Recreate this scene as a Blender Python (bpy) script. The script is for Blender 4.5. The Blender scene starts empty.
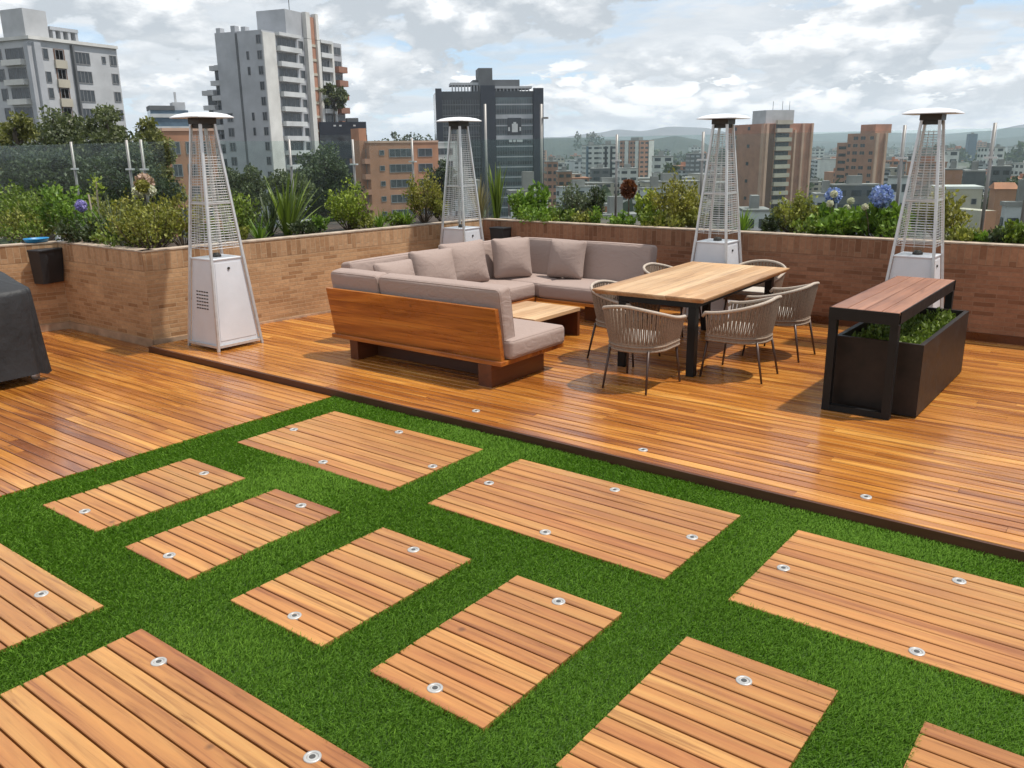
import bpy, math, random
import numpy as np
from mathutils import Vector, Matrix

R = math.radians
scene = bpy.context.scene
C = scene.collection
rnd = random.Random(7)

# ------------------------------------------------------------------ camera
F_PX = 850.37
FW = Vector((-0.59053, 0.76141, -0.26744)).normalized()
RT = Vector((0.79245, 0.60979, -0.01369)).normalized()
UP = RT.cross(FW).normalized()
RT = FW.cross(UP).normalized()
CAM = Vector((0, 0, 2.1))
cd = bpy.data.cameras.new('camera')
cam = bpy.data.objects.new('camera', cd)
C.objects.link(cam)
cd.sensor_width = 36.0
cd.lens = F_PX / 1024 * 36
cd.clip_start = 0.1
cd.clip_end = 40000
m3 = Matrix((RT, UP, -FW)).transposed()
cam.matrix_world = Matrix.Translation(CAM) @ m3.to_4x4()
scene.camera = cam

# ------------------------------------------------------------------ light
SUN = Vector((0.36, 0.24, 1.0)).normalized()          # towards the sun
sl = bpy.data.lights.new('sun', 'SUN')
sl.energy = 4.7
sl.angle = R(1.8)
sl.color = (1.0, 0.95, 0.87)
so = bpy.data.objects.new('sun', sl)
C.objects.link(so)
so.rotation_euler = SUN.to_track_quat('Z', 'Y').to_euler()
so.location = (5, 5, 60)

scene.view_settings.view_transform = 'Standard'
scene.view_settings.look = 'None'
scene.view_settings.exposure = 0.0
scene.view_settings.gamma = 1.0
scene.render.engine = 'CYCLES'
scene.cycles.max_bounces = 6
scene.cycles.transparent_max_bounces = 24
scene.cycles.volume_bounces = 1
scene.cycles.caustics_reflective = False
scene.cycles.caustics_refractive = False
scene.cycles.sample_clamp_indirect = 6


class NT:
    """tiny node-tree helper"""
    def __init__(s, tree):
        s.t = tree

    def n(s, typ, **kw):
        nd = s.t.nodes.new(typ)
        for k, v in kw.items():
            if k.startswith('i_'):
                key = k[2:]
                key = int(key) if key.isdigit() else key.replace('_', ' ')
                nd.inputs[key].default_value = v
            else:
                setattr(nd, k, v)
        return nd

    def l(s, a, b):
        s.t.links.new(a, b)

    def math(s, op, a, b=None, clamp=False):
        nd = s.t.nodes.new('ShaderNodeMath')
        nd.operation = op
        nd.use_clamp = clamp
        for i, v in enumerate((a, b)):
            if v is None:
                continue
            if isinstance(v, (int, float)):
                nd.inputs[i].default_value = v
            else:
                s.l(v, nd.inputs[i])
        return nd.outputs[0]

    def mix(s, fac, a, b, blend='MIX'):
        nd = s.t.nodes.new('ShaderNodeMix')
        nd.data_type = 'RGBA'
        nd.blend_type = blend
        for key, v in ((0, fac), (6, a), (7, b)):
            if isinstance(v, (int, float)):
                nd.inputs[key].default_value = v
            elif isinstance(v, tuple):
                nd.inputs[key].default_value = v if len(v) == 4 else (*v, 1)
            else:
                s.l(v, nd.inputs[key])
        return nd.outputs[2]

    def ramp(s, fac, stops, interp='LINEAR'):
        nd = s.t.nodes.new('ShaderNodeValToRGB')
        nd.color_ramp.interpolation = interp
        el = nd.color_ramp.elements
        while len(el) < len(stops):
            el.new(0.5)
        for e, (p, c) in zip(el, stops):
            e.position = p
            e.color = c if len(c) == 4 else (*c, 1)
        s.l(fac, nd.inputs[0])
        return nd.outputs[0]

    def noise(s, vec, scale, detail=4, rough=0.55, dist=0.0, dims='3D'):
        nd = s.t.nodes.new('ShaderNodeTexNoise')
        nd.noise_dimensions = dims
        nd.inputs['Scale'].default_value = scale
        nd.inputs['Detail'].default_value = detail
        nd.inputs['Roughness'].default_value = rough
        nd.inputs['Distortion'].default_value = dist
        if vec is not None:
            s.l(vec, nd.inputs['Vector'])
        return nd.outputs['Fac']


def build_world():
    w = bpy.data.worlds.new('World')
    scene.world = w
    w.use_nodes = True
    t = w.node_tree
    t.nodes.clear()
    k = NT(t)
    out = k.n('ShaderNodeOutputWorld')
    bg = k.n('ShaderNodeBackground')
    bg.inputs['Strength'].default_value = 0.126
    sky = k.n('ShaderNodeTexSky', sky_type='NISHITA', sun_disc=False)
    sky.sun_elevation = math.asin(SUN.z)
    sky.sun_rotation = math.atan2(SUN.x, SUN.y)
    sky.altitude = 2600
    tc = k.n('ShaderNodeTexCoord')
    sep = k.n('ShaderNodeSeparateXYZ')
    k.l(tc.outputs['Generated'], sep.inputs[0])
    zc = k.math('MAXIMUM', sep.outputs['Z'], 0.0)
    den = k.math('ADD', zc, 0.075)
    cx = k.math('DIVIDE', sep.outputs['X'], den)
    cy = k.math('DIVIDE', sep.outputs['Y'], den)
    cmb = k.n('ShaderNodeCombineXYZ')
    k.l(cx, cmb.inputs[0])
    k.l(cy, cmb.inputs[1])
    # high broken layer, seen on a flat ceiling
    cov = k.noise(cmb.outputs[0], 0.5, 8, 0.58, 0.25)
    cover = k.ramp(cov, [(0.42, (0, 0, 0)), (0.52, (1, 1, 1))])
    big = k.noise(cmb.outputs[0], 0.9, 7, 0.62, 0.4)
    body = k.ramp(big, [(0.30, (4.9, 5.4, 5.9)), (0.5, (6.0, 6.4, 6.8)), (0.70, (7.4, 7.6, 7.8))])
    # heaped cumulus: noise on the direction; brighter where the cloud ends above
    def heap(loc, up, sc):
        mp = k.n('ShaderNodeMapping')
        mp.inputs['Scale'].default_value = sc
        mp.inputs['Location'].default_value = (loc[0], loc[1], loc[2] + up)
        k.l(tc.outputs['Generated'], mp.inputs['Vector'])
        return k.noise(mp.outputs[0], 1.0, 9, 0.57, 0.1)
    def layer(col, loc, sc, up, lo, hi, zb, dark, mid, lightc):
        c0 = heap(loc, 0.0, sc)
        c1 = heap(loc, up, sc)
        lit = k.math('SUBTRACT', c0, c1)
        m = k.ramp(c0, [(lo, (0, 0, 0)), (hi, (1, 1, 1))])
        cc = k.ramp(k.math('ADD', lit, 0.5), [(0.46, dark), (0.54, mid), (0.62, lightc)])
        band = k.ramp(sep.outputs['Z'], [(zb[0], (0, 0, 0)), (zb[1], (1, 1, 1)), (zb[2], (1, 1, 1)), (zb[3], (0, 0, 0))])
        return k.mix(k.math('MULTIPLY', m, band), col, cc)
    skyb = k.mix(1.0, sky.outputs[0], (1.3, 1.3, 1.3, 1), 'MULTIPLY')
    skyb = k.mix(0.6, skyb, (4.6, 6.2, 7.6))
    col = k.mix(cover, skyb, body)
    col = layer(col, (3.0, 1.0, 0.4), (6.2, 6.2, 13.5), 0.30, 0.475, 0.50, (0.0, 0.012, 0.20, 0.34), (4.5, 4.9, 5.3), (6.6, 6.85, 7.1), (10.4, 10.4, 10.3))
    col = layer(col, (9.2, 4.4, 2.6), (10.0, 10.0, 26.0), 0.36, 0.475, 0.50, (0.0, 0.01, 0.07, 0.12), (5.2, 5.5, 5.8), (7.2, 7.35, 7.5), (10.8, 10.7, 10.5))
    # milky air low over the horizon
    hz = k.ramp(sep.outputs['Z'], [(0.0, (1, 1, 1)), (0.09, (0, 0, 0))])
    hzf = k.math('MULTIPLY', hz, 0.2)
    col = k.mix(hzf, col, (8.6, 8.6, 8.5))
    k.l(col, bg.inputs['Color'])
    k.l(bg.outputs[0], out.inputs['Surface'])


build_world()


# ------------------------------------------------------------------ pixel -> ray (only to read sizes off the plan)
def ray(px, py):
    return (FW + RT * ((px - 512) / F_PX) - UP * ((py - 384) / F_PX))


def at(px, py, d):
    """point seen at pixel (px,py) whose plan distance is d"""
    v = ray(px, py)
    return CAM + v * (d / math.hypot(v.x, v.y))


# ------------------------------------------------------------------ object helpers
def tag(o, label=None, cat=None, group=None, kind=None):
    if label:
        o['label'] = label
    if cat:
        o['category'] = cat
    if group:
        o['group'] = group
    if kind:
        o['kind'] = kind
    return o


def thing(name, label, cat, loc=(0, 0, 0), rz=0.0, group=None):
    o = bpy.data.objects.new(name, None)
    o.empty_display_size = 0.1
    C.objects.link(o)
    o.location = loc
    o.rotation_euler = (0, 0, rz)
    return tag(o, label, cat, group)


def copy_tree(o, parent=None):
    c = o.copy()
    C.objects.link(c)
    if parent:
        c.parent = parent
    for ch in list(o.children):
        copy_tree(ch, c)
    return c


class MB:
    """collects geometry, builds ONE mesh object"""
    def __init__(s):
        s.v, s.f, s.mi, s.tone, s.uv, s.sm = [], [], [], [], [], []
        s.curtone = 0.5
        s.curmat = 0
        s.smooth = False
        s.M = None

    def add(s, verts, faces, uvs=None):
        b = len(s.v)
        if s.M is not None:
            verts = [tuple(s.M @ Vector(p)) for p in verts]
        s.v.extend(verts)
        for i, f in enumerate(faces):
            s.f.append([b + q for q in f])
            s.mi.append(s.curmat)
            s.tone.append(s.curtone)
            s.sm.append(s.smooth)
            s.uv.append(uvs[i] if uvs else None)

    def box(s, a, b):
        x0, y0, z0 = a
        x1, y1, z1 = b
        vs = [(x0, y0, z0), (x1, y0, z0), (x1, y1, z0), (x0, y1, z0), (x0, y0, z1), (x1, y0, z1), (x1, y1, z1), (x0, y1, z1)]
        s.add(vs, [(3, 2, 1, 0), (4, 5, 6, 7), (0, 1, 5, 4), (1, 2, 6, 5), (2, 3, 7, 6), (3, 0, 4, 7)])

    def bbox(s, a, b, c=0.004):
        """box with chamfered edges all round the vertical outline and top"""
        x0, y0, z0 = a
        x1, y1, z1 = b
        def ring(i, z):
            return [(x0 + i, y0 + i, z), (x1 - i, y0 + i, z), (x1 - i, y1 - i, z), (x0 + i, y1 - i, z)]
        vs = ring(c, z0) + ring(0, z0 + c) + ring(0, z1 - c) + ring(c, z1)
        fs = [(3, 2, 1, 0), (12, 13, 14, 15)]
        for k in range(3):
            for i in range(4):
                j = (i + 1) % 4
                fs.append((4 * k + i, 4 * k + j, 4 * k + 4 + j, 4 * k + 4 + i))
        s.add(vs, fs)

    def hexa(s, p):
        """8 points: bottom ring then top ring"""
        s.add(p, [(3, 2, 1, 0), (4, 5, 6, 7), (0, 1, 5, 4), (1, 2, 6, 5), (2, 3, 7, 6), (3, 0, 4, 7)])

    def prism(s, poly, z0, z1):
        n = len(poly)
        vs = [(x, y, z0) for x, y in poly] + [(x, y, z1) for x, y in poly]
        fs = [tuple(range(n - 1, -1, -1)), tuple(range(n, 2 * n))]
        for i in range(n):
            j = (i + 1) % n
            fs.append((i, j, n + j, n + i))
        s.add(vs, fs)

    def tube(s, pts, r, n=6, caps=True, closed=False):
        pts = [Vector(p) for p in pts]
        m = len(pts)
        rr = r if isinstance(r, (list, tuple)) else [r] * m
        up = None
        vs = []
        for i, p in enumerate(pts):
            if closed:
                d = pts[(i + 1) % m] - pts[i - 1]
            else:
                d = pts[min(i + 1, m - 1)] - pts[max(i - 1, 0)]
            if d.length < 1e-9:
                d = Vector((0, 0, 1))
            d.normalize()
            if up is None:
                up = Vector((0, 0, 1)) if abs(d.z) < 0.9 else Vector((1, 0, 0))
            a = d.cross(up)
            if a.length < 1e-6:
                a = d.cross(Vector((0.3, 1, 0.2)))
            a.normalize()
            b = a.cross(d).normalized()
            up = b
            for k in range(n):
                t = 2 * math.pi * k / n
                vs.append(tuple(p + (a * math.cos(t) + b * math.sin(t)) * rr[i]))
        fs = []
        for i in range(m if closed else m - 1):
            i2 = (i + 1) % m
            for k in range(n):
                k2 = (k + 1) % n
                fs.append((i * n + k, i * n + k2, i2 * n + k2, i2 * n + k))
        if caps and not closed:
            fs.append(tuple(range(n - 1, -1, -1)))
            fs.append(tuple((m - 1) * n + k for k in range(n)))
        s.add(vs, fs)

    def lathe(s, prof, n=20, c=(0, 0, 0)):
        vs = []
        for r, z in prof:
            for k in range(n):
                t = 2 * math.pi * k / n
                vs.append((c[0] + r * math.cos(t), c[1] + r * math.sin(t), c[2] + z))
        fs = []
        for i in range(len(prof) - 1):
            for k in range(n):
                k2 = (k + 1) % n
                fs.append((i * n + k, i * n + k2, (i + 1) * n + k2, (i + 1) * n + k))
        fs.append(tuple(range(n - 1, -1, -1)))
        fs.append(tuple((len(prof) - 1) * n + k for k in range(n)))
        s.add(vs, fs)

    def rbox(s, size, r, n=8, bulge=(0, 0, 0), M=None, warp=None):
        """soft rounded box centred on the origin; bulge = extra swell of each pair of faces"""
        hx, hy, hz = [q / 2 for q in size]
        def axis(h):
            return [-h, -h + r * 0.3, -h + r * 0.65, -h + r] + [(-h + r) + (2 * h - 2 * r) * i / n for i in range(1, n)] + [h - r, h - r * 0.65, h - r * 0.3, h]
        def key(p):
            return (round(p[0], 5), round(p[1], 5), round(p[2], 5))
        idx, vs, fs = {}, [], []
        H = (hx, hy, hz)
        def shape(p):
            q = [max(-H[i] + r, min(H[i] - r, p[i])) for i in range(3)]
            d = Vector([p[i] - q[i] for i in range(3)])
            if d.length > 1e-9:
                d = d.normalized() * r
            o = Vector(q) + d
            u = [max(0.0, 1 - (p[i] / H[i]) ** 2) for i in range(3)]
            o.x += bulge[0] * (o.x / hx) * (u[1] * u[2]) ** 0.6
            o.y += bulge[1] * (o.y / hy) * (u[0] * u[2]) ** 0.6
            o.z += bulge[2] * (o.z / hz) * (u[0] * u[1]) ** 0.6
            if warp:
                o = warp(o)
            return tuple(M @ o) if M is not None else tuple(o)
        def vid(p):
            kk = key(p)
            if kk not in idx:
                idx[kk] = len(vs)
                vs.append(shape(p))
            return idx[kk]
        A = [axis(hx), axis(hy), axis(hz)]
        for ax in range(3):
            u, w = (ax + 1) % 3, (ax + 2) % 3
            for sgn in (-1, 1):
                for i in range(len(A[u]) - 1):
                    for j in range(len(A[w]) - 1):
                        q = []
                        for (a, b) in ((i, j), (i + 1, j), (i + 1, j + 1), (i, j + 1)):
                            p = [0, 0, 0]
                            p[ax] = sgn * H[ax]
                            p[u] = A[u][a]
                            p[w] = A[w][b]
                            q.append(vid(p))
                        fs.append(q if sgn > 0 else q[::-1])
        sm = s.smooth
        s.smooth = True
        s.add(vs, fs)
        s.smooth = sm

    def build(s, name, mats, parent=None, loc=None):
        me = bpy.data.meshes.new(name)
        me.from_pydata(s.v, [], s.f)
        if not isinstance(mats, (list, tuple)):
            mats = [mats]
        for m in mats:
            me.materials.append(m)
        me.polygons.foreach_set('material_index', s.mi)
        me.polygons.foreach_set('use_smooth', s.sm)
        at_ = me.attributes.new('tone', 'FLOAT', 'FACE')
        at_.data.foreach_set('value', s.tone)
        if any(u is not None for u in s.uv):
            lay = me.uv_layers.new(name='uv')
            i = 0
            arr = []
            for f, u in zip(s.f, s.uv):
                if u is None:
                    arr += [0.0, 0.0] * len(f)
                else:
                    for q in u:
                        arr += [q[0], q[1]]
            lay.data.foreach_set('uv', arr)
        me.update()
        o = bpy.data.objects.new(name, me)
        C.objects.link(o)
        if parent:
            o.parent = parent
        if loc:
            o.location = loc
        return o


def np_mesh(name, verts, faces, tone, mats, parent=None, smooth=False):
    """verts (n,3), faces (m,k) same size k, tone (m,)"""
    me = bpy.data.meshes.new(name)
    nv, nf, k = len(verts), len(faces), faces.shape[1]
    me.vertices.add(nv)
    me.vertices.foreach_set('co', verts.astype(np.float32).ravel())
    me.loops.add(nf * k)
    me.loops.foreach_set('vertex_index', faces.astype(np.int32).ravel())
    me.polygons.add(nf)
    me.polygons.foreach_set('loop_start', np.arange(0, nf * k, k, dtype=np.int32))
    me.polygons.foreach_set('use_smooth', np.full(nf, smooth))
    a = me.attributes.new('tone', 'FLOAT', 'FACE')
    a.data.foreach_set('value', tone.astype(np.float32))
    me.materials.append(mats)
    me.update(calc_edges=True)
    o = bpy.data.objects.new(name, me)
    C.objects.link(o)
    if parent:
        o.parent = parent
    return o


# ------------------------------------------------------------------ materials
def newmat(name):
    m = bpy.data.materials.new(name)
    m.use_nodes = True
    k = NT(m.node_tree)
    p = m.node_tree.nodes['Principled BSDF']
    return m, k, p


def plain(name, col, rough=0.5, metal=0.0, var=0.12, scale=6.0, bump=0.0, bscale=60.0, spec=0.5):
    m, k, p = newmat(name)
    tc = k.n('ShaderNodeTexCoord')
    nz = k.noise(tc.outputs['Object'], scale, 5, 0.6)
    d = tuple(max(0, c * (1 - var * 1.6)) for c in col)
    b = tuple(min(1, c * (1 + var)) for c in col)
    k.l(k.ramp(nz, [(0.3, d), (0.7, b)]), p.inputs['Base Color'])
    k.l(k.ramp(nz, [(0.3, (rough * 0.85,) * 3), (0.7, (min(1, rough * 1.15),) * 3)]), p.inputs['Roughness'])
    p.inputs['Metallic'].default_value = metal
    p.inputs['Specular IOR Level'].default_value = spec
    if bump:
        bn = k.noise(tc.outputs['Object'], bscale, 3, 0.6)
        bp = k.n('ShaderNodeBump')
        bp.inputs['Strength'].default_value = bump
        bp.inputs['Distance'].default_value = 0.01
        k.l(bn, bp.inputs['Height'])
        k.l(bp.outputs[0], p.inputs['Normal'])
    return m


def fabricmat(name, col):
    m = plain(name, col, 0.95, var=0.07, scale=200, spec=0.15)
    k = NT(m.node_tree)
    p = m.node_tree.nodes['Principled BSDF']
    tc = k.n('ShaderNodeTexCoord')
    weave = k.noise(tc.outputs['Object'], 480, 3, 0.6)
    mp = k.n('ShaderNodeMapping')
    mp.inputs['Scale'].default_value = (5.0, 5.0, 9.0)
    k.l(tc.outputs['Object'], mp.inputs['Vector'])
    wr = k.noise(mp.outputs[0], 1.0, 3, 0.45, 1.8)
    b1 = k.n('ShaderNodeBump')
    b1.inputs['Strength'].default_value = 0.28
    b1.inputs['Distance'].default_value = 0.03
    k.l(wr, b1.inputs['Height'])
    b2 = k.n('ShaderNodeBump')
    b2.inputs['Strength'].default_value = 0.3
    b2.inputs['Distance'].default_value = 0.006
    k.l(weave, b2.inputs['Height'])
    k.l(b1.outputs[0], b2.inputs['Normal'])
    k.l(b2.outputs[0], p.inputs['Normal'])
    return m


def wood(name, stops, axis='x', rough=(0.25, 0.45), grain=1.0, spec=0.5, coat=0.0, var=0.9):
    """stops: colours for tone 0..1. Grain runs along the given object axis."""
    m, k, p = newmat(name)
    tc = k.n('ShaderNodeTexCoord')
    att = k.n('ShaderNodeAttribute', attribute_name='tone')
    tone = att.outputs['Fac']
    # shift the grain per board
    cmb = k.n('ShaderNodeCombineXYZ')
    k.l(k.math('MULTIPLY', tone, 37.0), cmb.inputs[0])
    k.l(k.math('MULTIPLY', tone, 91.0), cmb.inputs[1])
    k.l(k.math('MULTIPLY', tone, 13.0), cmb.inputs[2])
    ad = k.n('ShaderNodeVectorMath', operation='ADD')
    k.l(tc.outputs['Object'], ad.inputs[0])
    k.l(cmb.outputs[0], ad.inputs[1])
    mp = k.n('ShaderNodeMapping')
    sc = {'x': (1.1, 26, 26), 'y': (26, 1.1, 26), 'z': (26, 26, 1.1)}[axis]
    mp.inputs['Scale'].default_value = sc
    k.l(ad.outputs[0], mp.inputs['Vector'])
    g1 = k.noise(mp.outputs[0], 1.0, 6, 0.65, 1.2)
    mp2 = k.n('ShaderNodeMapping')
    sc2 = {'x': (0.5, 6, 6), 'y': (6, 0.5, 6), 'z': (6, 6, 0.5)}[axis]
    mp2.inputs['Scale'].default_value = sc2
    k.l(ad.outputs[0], mp2.inputs['Vector'])
    g2 = k.noise(mp2.outputs[0], 1.0, 4, 0.55, 1.6)
    t2 = k.math('ADD', tone, k.math('MULTIPLY', k.math('SUBTRACT', g2, 0.5), var))
    base = k.ramp(t2, stops)
    gr = k.ramp(g1, [(0.30, (0.50, 0.40, 0.36)), (0.47, (0.92, 0.90, 0.88)), (0.68, (1.14, 1.12, 1.06))])
    col = k.mix(grain, base, k.mix(1.0, base, gr, 'MULTIPLY'))
    # worn / weathered blotches
    bl = k.noise(tc.outputs['Object'], 0.55, 5, 0.6)
    blc = k.ramp(bl, [(0.35, (0.84, 0.82, 0.80)), (0.65, (1.1, 1.1, 1.1))])
    col = k.mix(0.8, col, k.mix(1.0, col, blc, 'MULTIPLY'))
    # small knots
    vo = k.n('ShaderNodeTexVoronoi', feature='F1')
    vo.inputs['Scale'].default_value = 2.3
    k.l(ad.outputs[0], vo.inputs['Vector'])
    kn = k.ramp(vo.outputs['Distance'], [(0.02, (1, 1, 1)), (0.055, (0, 0, 0))])
    col = k.mix(k.math('MULTIPLY', kn, 0.6), col, (0.07, 0.03, 0.015))
    k.l(col, p.inputs['Base Color'])
    rn = k.noise(tc.outputs['Object'], 1.4, 5, 0.65)
    rn2 = k.noise(tc.outputs['Object'], 0.45, 4, 0.6)
    rr = k.math('ADD', k.math('ADD', k.math('MULTIPLY', rn, 0.45), k.math('MULTIPLY', g1, 0.2)), k.math('MULTIPLY', rn2, 0.35))
    k.l(k.ramp(rr, [(0.40, (rough[0],) * 3), (0.60, (rough[1],) * 3)]), p.inputs['Roughness'])
    p.inputs['Specular IOR Level'].default_value = spec
    if coat:
        p.inputs['Coat Weight'].default_value = coat
        p.inputs['Coat Roughness'].default_value = 0.18
    bp = k.n('ShaderNodeBump')
    bp.inputs['Strength'].default_value = 0.25
    bp.inputs['Distance'].default_value = 0.002
    k.l(g1, bp.inputs['Height'])
    k.l(bp.outputs[0], p.inputs['Normal'])
    return m


def brick(name, c1, c2, mortar, bw=0.21, rh=0.047, dark=0.5, rot=False):
    m, k, p = newmat(name)
    uv = k.n('ShaderNodeUVMap', uv_map='uv')
    br = k.n('ShaderNodeTexBrick')
    br.offset = 0.5
    br.inputs['Scale'].default_value = 1.0
    br.inputs['Brick Width'].default_value = bw
    br.inputs['Row Height'].default_value = rh
    br.inputs['Mortar Size'].default_value = 0.004
    br.inputs['Mortar Smooth'].default_value = 0.25
    br.inputs['Bias'].default_value = -0.1
    br.inputs['Color1'].default_value = (0, 0, 0, 1)
    br.inputs['Color2'].default_value = (1, 1, 1, 1)
    br.inputs['Mortar'].default_value = (0.5, 0.5, 0.5, 1)
    wob = k.noise(uv.outputs[0], 3.0, 3, 0.5)
    mp = k.n('ShaderNodeMapping')
    mp.inputs['Rotation'].default_value = (0, 0, R(90) if rot else 0)
    wv = k.n('ShaderNodeVectorMath', operation='ADD')
    k.l(uv.outputs[0], wv.inputs[0])
    cw = k.n('ShaderNodeCombineXYZ')
    k.l(k.math('MULTIPLY', k.math('SUBTRACT', wob, 0.5), 0.012), cw.inputs[1])
    k.l(cw.outputs[0], wv.inputs[1])
    k.l(wv.outputs[0], mp.inputs['Vector'])
    k.l(mp.outputs[0], br.inputs['Vector'])
    pick = br.outputs['Color']
    n1 = k.noise(uv.outputs[0], 1.3, 4, 0.6)
    n2 = k.noise(uv.outputs[0], 22.0, 4, 0.7)
    cm = tuple((a + b) / 2 for a, b in zip(c1, c2))
    base = k.ramp(k.math('ADD', k.math('MULTIPLY', pick, 0.40), k.math('ADD', k.math('MULTIPLY', n1, 0.6), 0.08)),
                  [(0.1, c1), (0.5, cm), (0.85, c2), (1.0, tuple(min(1, c * 1.25) for c in c2))])
    # a few burnt bricks
    dk = k.ramp(pick, [(0.0, (dark, dark * 0.95, dark * 0.9)), (0.16, (1, 1, 1))])
    base = k.mix(1.0, base, dk, 'MULTIPLY')
    base = k.mix(1.0, base, k.ramp(n2, [(0.3, (0.78, 0.77, 0.76)), (0.7, (1.12, 1.12, 1.12))]), 'MULTIPLY')
    stain = k.noise(uv.outputs[0], 0.7, 5, 0.7)
    base = k.mix(1.0, base, k.ramp(stain, [(0.35, (0.8, 0.79, 0.78)), (0.6, (1.05, 1.05, 1.05))]), 'MULTIPLY')
    col = k.mix(br.outputs['Fac'], base, mortar)
    k.l(col, p.inputs['Base Color'])
    p.inputs['Roughness'].default_value = 0.9
    p.inputs['Specular IOR Level'].default_value = 0.25
    bp = k.n('ShaderNodeBump')
    bp.inputs['Strength'].default_value = 0.7
    bp.inputs['Distance'].default_value = 0.008
    hh = k.math('SUBTRACT', k.math('MULTIPLY', n2, 0.4), br.outputs['Fac'])
    k.l(hh, bp.inputs['Height'])
    k.l(bp.outputs[0], p.inputs['Normal'])
    return m


def leafmat(name, c1, c2, trans=0.25, rough=0.5):
    m, k, p = newmat(name)
    att = k.n('ShaderNodeAttribute', attribute_name='tone')
    cm = tuple((a + b) / 2 for a, b in zip(c1, c2))
    col = k.ramp(att.outputs['Fac'], [(0.0, c1), (0.55, cm), (1.0, c2)])
    k.l(col, p.inputs['Base Color'])
    p.inputs['Roughness'].default_value = rough
    p.inputs['Specular IOR Level'].default_value = 0.35
    tr = k.n('ShaderNodeBsdfTranslucent')
    k.l(k.mix(1.0, col, (1.1, 1.25, 0.6, 1), 'MULTIPLY'), tr.inputs['Color'])
    mx = k.n('ShaderNodeMixShader')
    mx.inputs[0].default_value = trans
    k.l(p.outputs[0], mx.inputs[1])
    k.l(tr.outputs[0], mx.inputs[2])
    k.l(mx.outputs[0], m.node_tree.nodes['Material Output'].inputs['Surface'])
    return m


def glassmat(name, tint, refl=0.9, opac=0.06):
    m, k, p = newmat(name)
    t = m.node_tree
    tr = k.n('ShaderNodeBsdfTransparent')
    tr.inputs['Color'].default_value = (*tint, 1)
    gl = k.n('ShaderNodeBsdfGlossy')
    gl.inputs['Roughness'].default_value = 0.02
    gl.inputs['Color'].default_value = (refl, refl, refl, 1)
    lw = k.n('ShaderNodeLayerWeight')
    lw.inputs['Blend'].default_value = 0.5
    fz = k.math('ADD', k.math('MULTIPLY', k.math('POWER', lw.outputs['Facing'], 5.0), 0.4), 0.012)
    mx = k.n('ShaderNodeMixShader')
    k.l(fz, mx.inputs[0])
    k.l(tr.outputs[0], mx.inputs[1])
    k.l(gl.outputs[0], mx.inputs[2])
    df = k.n('ShaderNodeBsdfDiffuse')
    df.inputs['Color'].default_value = (0.55, 0.6, 0.6, 1)
    m2 = k.n('ShaderNodeMixShader')
    tc = k.n('ShaderNodeTexCoord')
    dirt = k.noise(tc.outputs['Object'], 2.0, 5, 0.65)
    k.l(k.math('MULTIPLY', dirt, opac * 2), m2.inputs[0])
    k.l(mx.outputs[0], m2.inputs[1])
    k.l(df.outputs[0], m2.inputs[2])
    k.l(m2.outputs[0], t.nodes['Material Output'].inputs['Surface'])
    return m


M = {}
M['deck'] = wood('oiled_deck_boards', [(0.0, (0.21, 0.062, 0.013)), (0.35, (0.36, 0.125, 0.022)), (0.65, (0.50, 0.200, 0.035)), (1.0, (0.64, 0.31, 0.070))], 'x', (0.12, 0.40), 1.0, 0.55, 0.25, 1.9)
M['panel'] = wood('pale_deck_boards', [(0.0, (0.25, 0.084, 0.032)), (0.28, (0.36, 0.145, 0.049)), (0.6, (0.445, 0.203, 0.064)), (1.0, (0.52, 0.275, 0.090))], 'x', (0.26, 0.52), 0.85, 0.45, 0.0, 1.5)
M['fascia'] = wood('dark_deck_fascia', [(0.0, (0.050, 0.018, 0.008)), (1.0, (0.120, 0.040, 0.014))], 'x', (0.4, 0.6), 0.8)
M['under'] = plain('deck_underside', (0.02, 0.013, 0.009), 0.9)
M['teak'] = wood('teak_panel', [(0.0, (0.20, 0.052, 0.010)), (0.4, (0.34, 0.105, 0.018)), (0.7, (0.47, 0.165, 0.028)), (1.0, (0.58, 0.25, 0.05))], 'x', (0.22, 0.38), 1.0, 0.5, 0.15, 1.9)
M['teak_y'] = wood('teak_panel_cross', [(0.0, (0.20, 0.052, 0.010)), (0.4, (0.34, 0.105, 0.018)), (0.7, (0.47, 0.165, 0.028)), (1.0, (0.58, 0.25, 0.05))], 'y', (0.25, 0.42), 1.0, 0.5, 0.1)
M['redwood'] = wood('dark_red_teak', [(0.0, (0.065, 0.018, 0.007)), (1.0, (0.17, 0.052, 0.016))], 'y', (0.25, 0.45), 0.9)
M['tabletop'] = wood('pale_table_wood', [(0.0, (0.34, 0.18, 0.085)), (0.4, (0.48, 0.285, 0.145)), (0.7, (0.57, 0.365, 0.20)), (1.0, (0.64, 0.44, 0.26))], 'y', (0.38, 0.6), 0.8, 0.4)
M['benchwood'] = wood('grey_brown_slats', [(0.0, (0.21, 0.085, 0.050)), (0.5, (0.32, 0.145, 0.088)), (1.0, (0.42, 0.215, 0.138))], 'y', (0.35, 0.55), 0.9, 0.4)
M['brick'] = brick('tan_brick', (0.345, 0.185, 0.088), (0.59, 0.375, 0.205), (0.47, 0.32, 0.195), dark=0.84)
M['brick_cap'] = brick('tan_brick_soldier', (0.345, 0.195, 0.098), (0.55, 0.35, 0.20), (0.45, 0.32, 0.20), bw=0.26, rh=0.07, dark=0.82, rot=True)
M['brick_r'] = brick('shaded_red_brown_brick', (0.215, 0.098, 0.054), (0.385, 0.195, 0.115), (0.30, 0.18, 0.115), dark=0.82)  # darker copy of the tan brick; back wall's shade is in the colour
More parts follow.
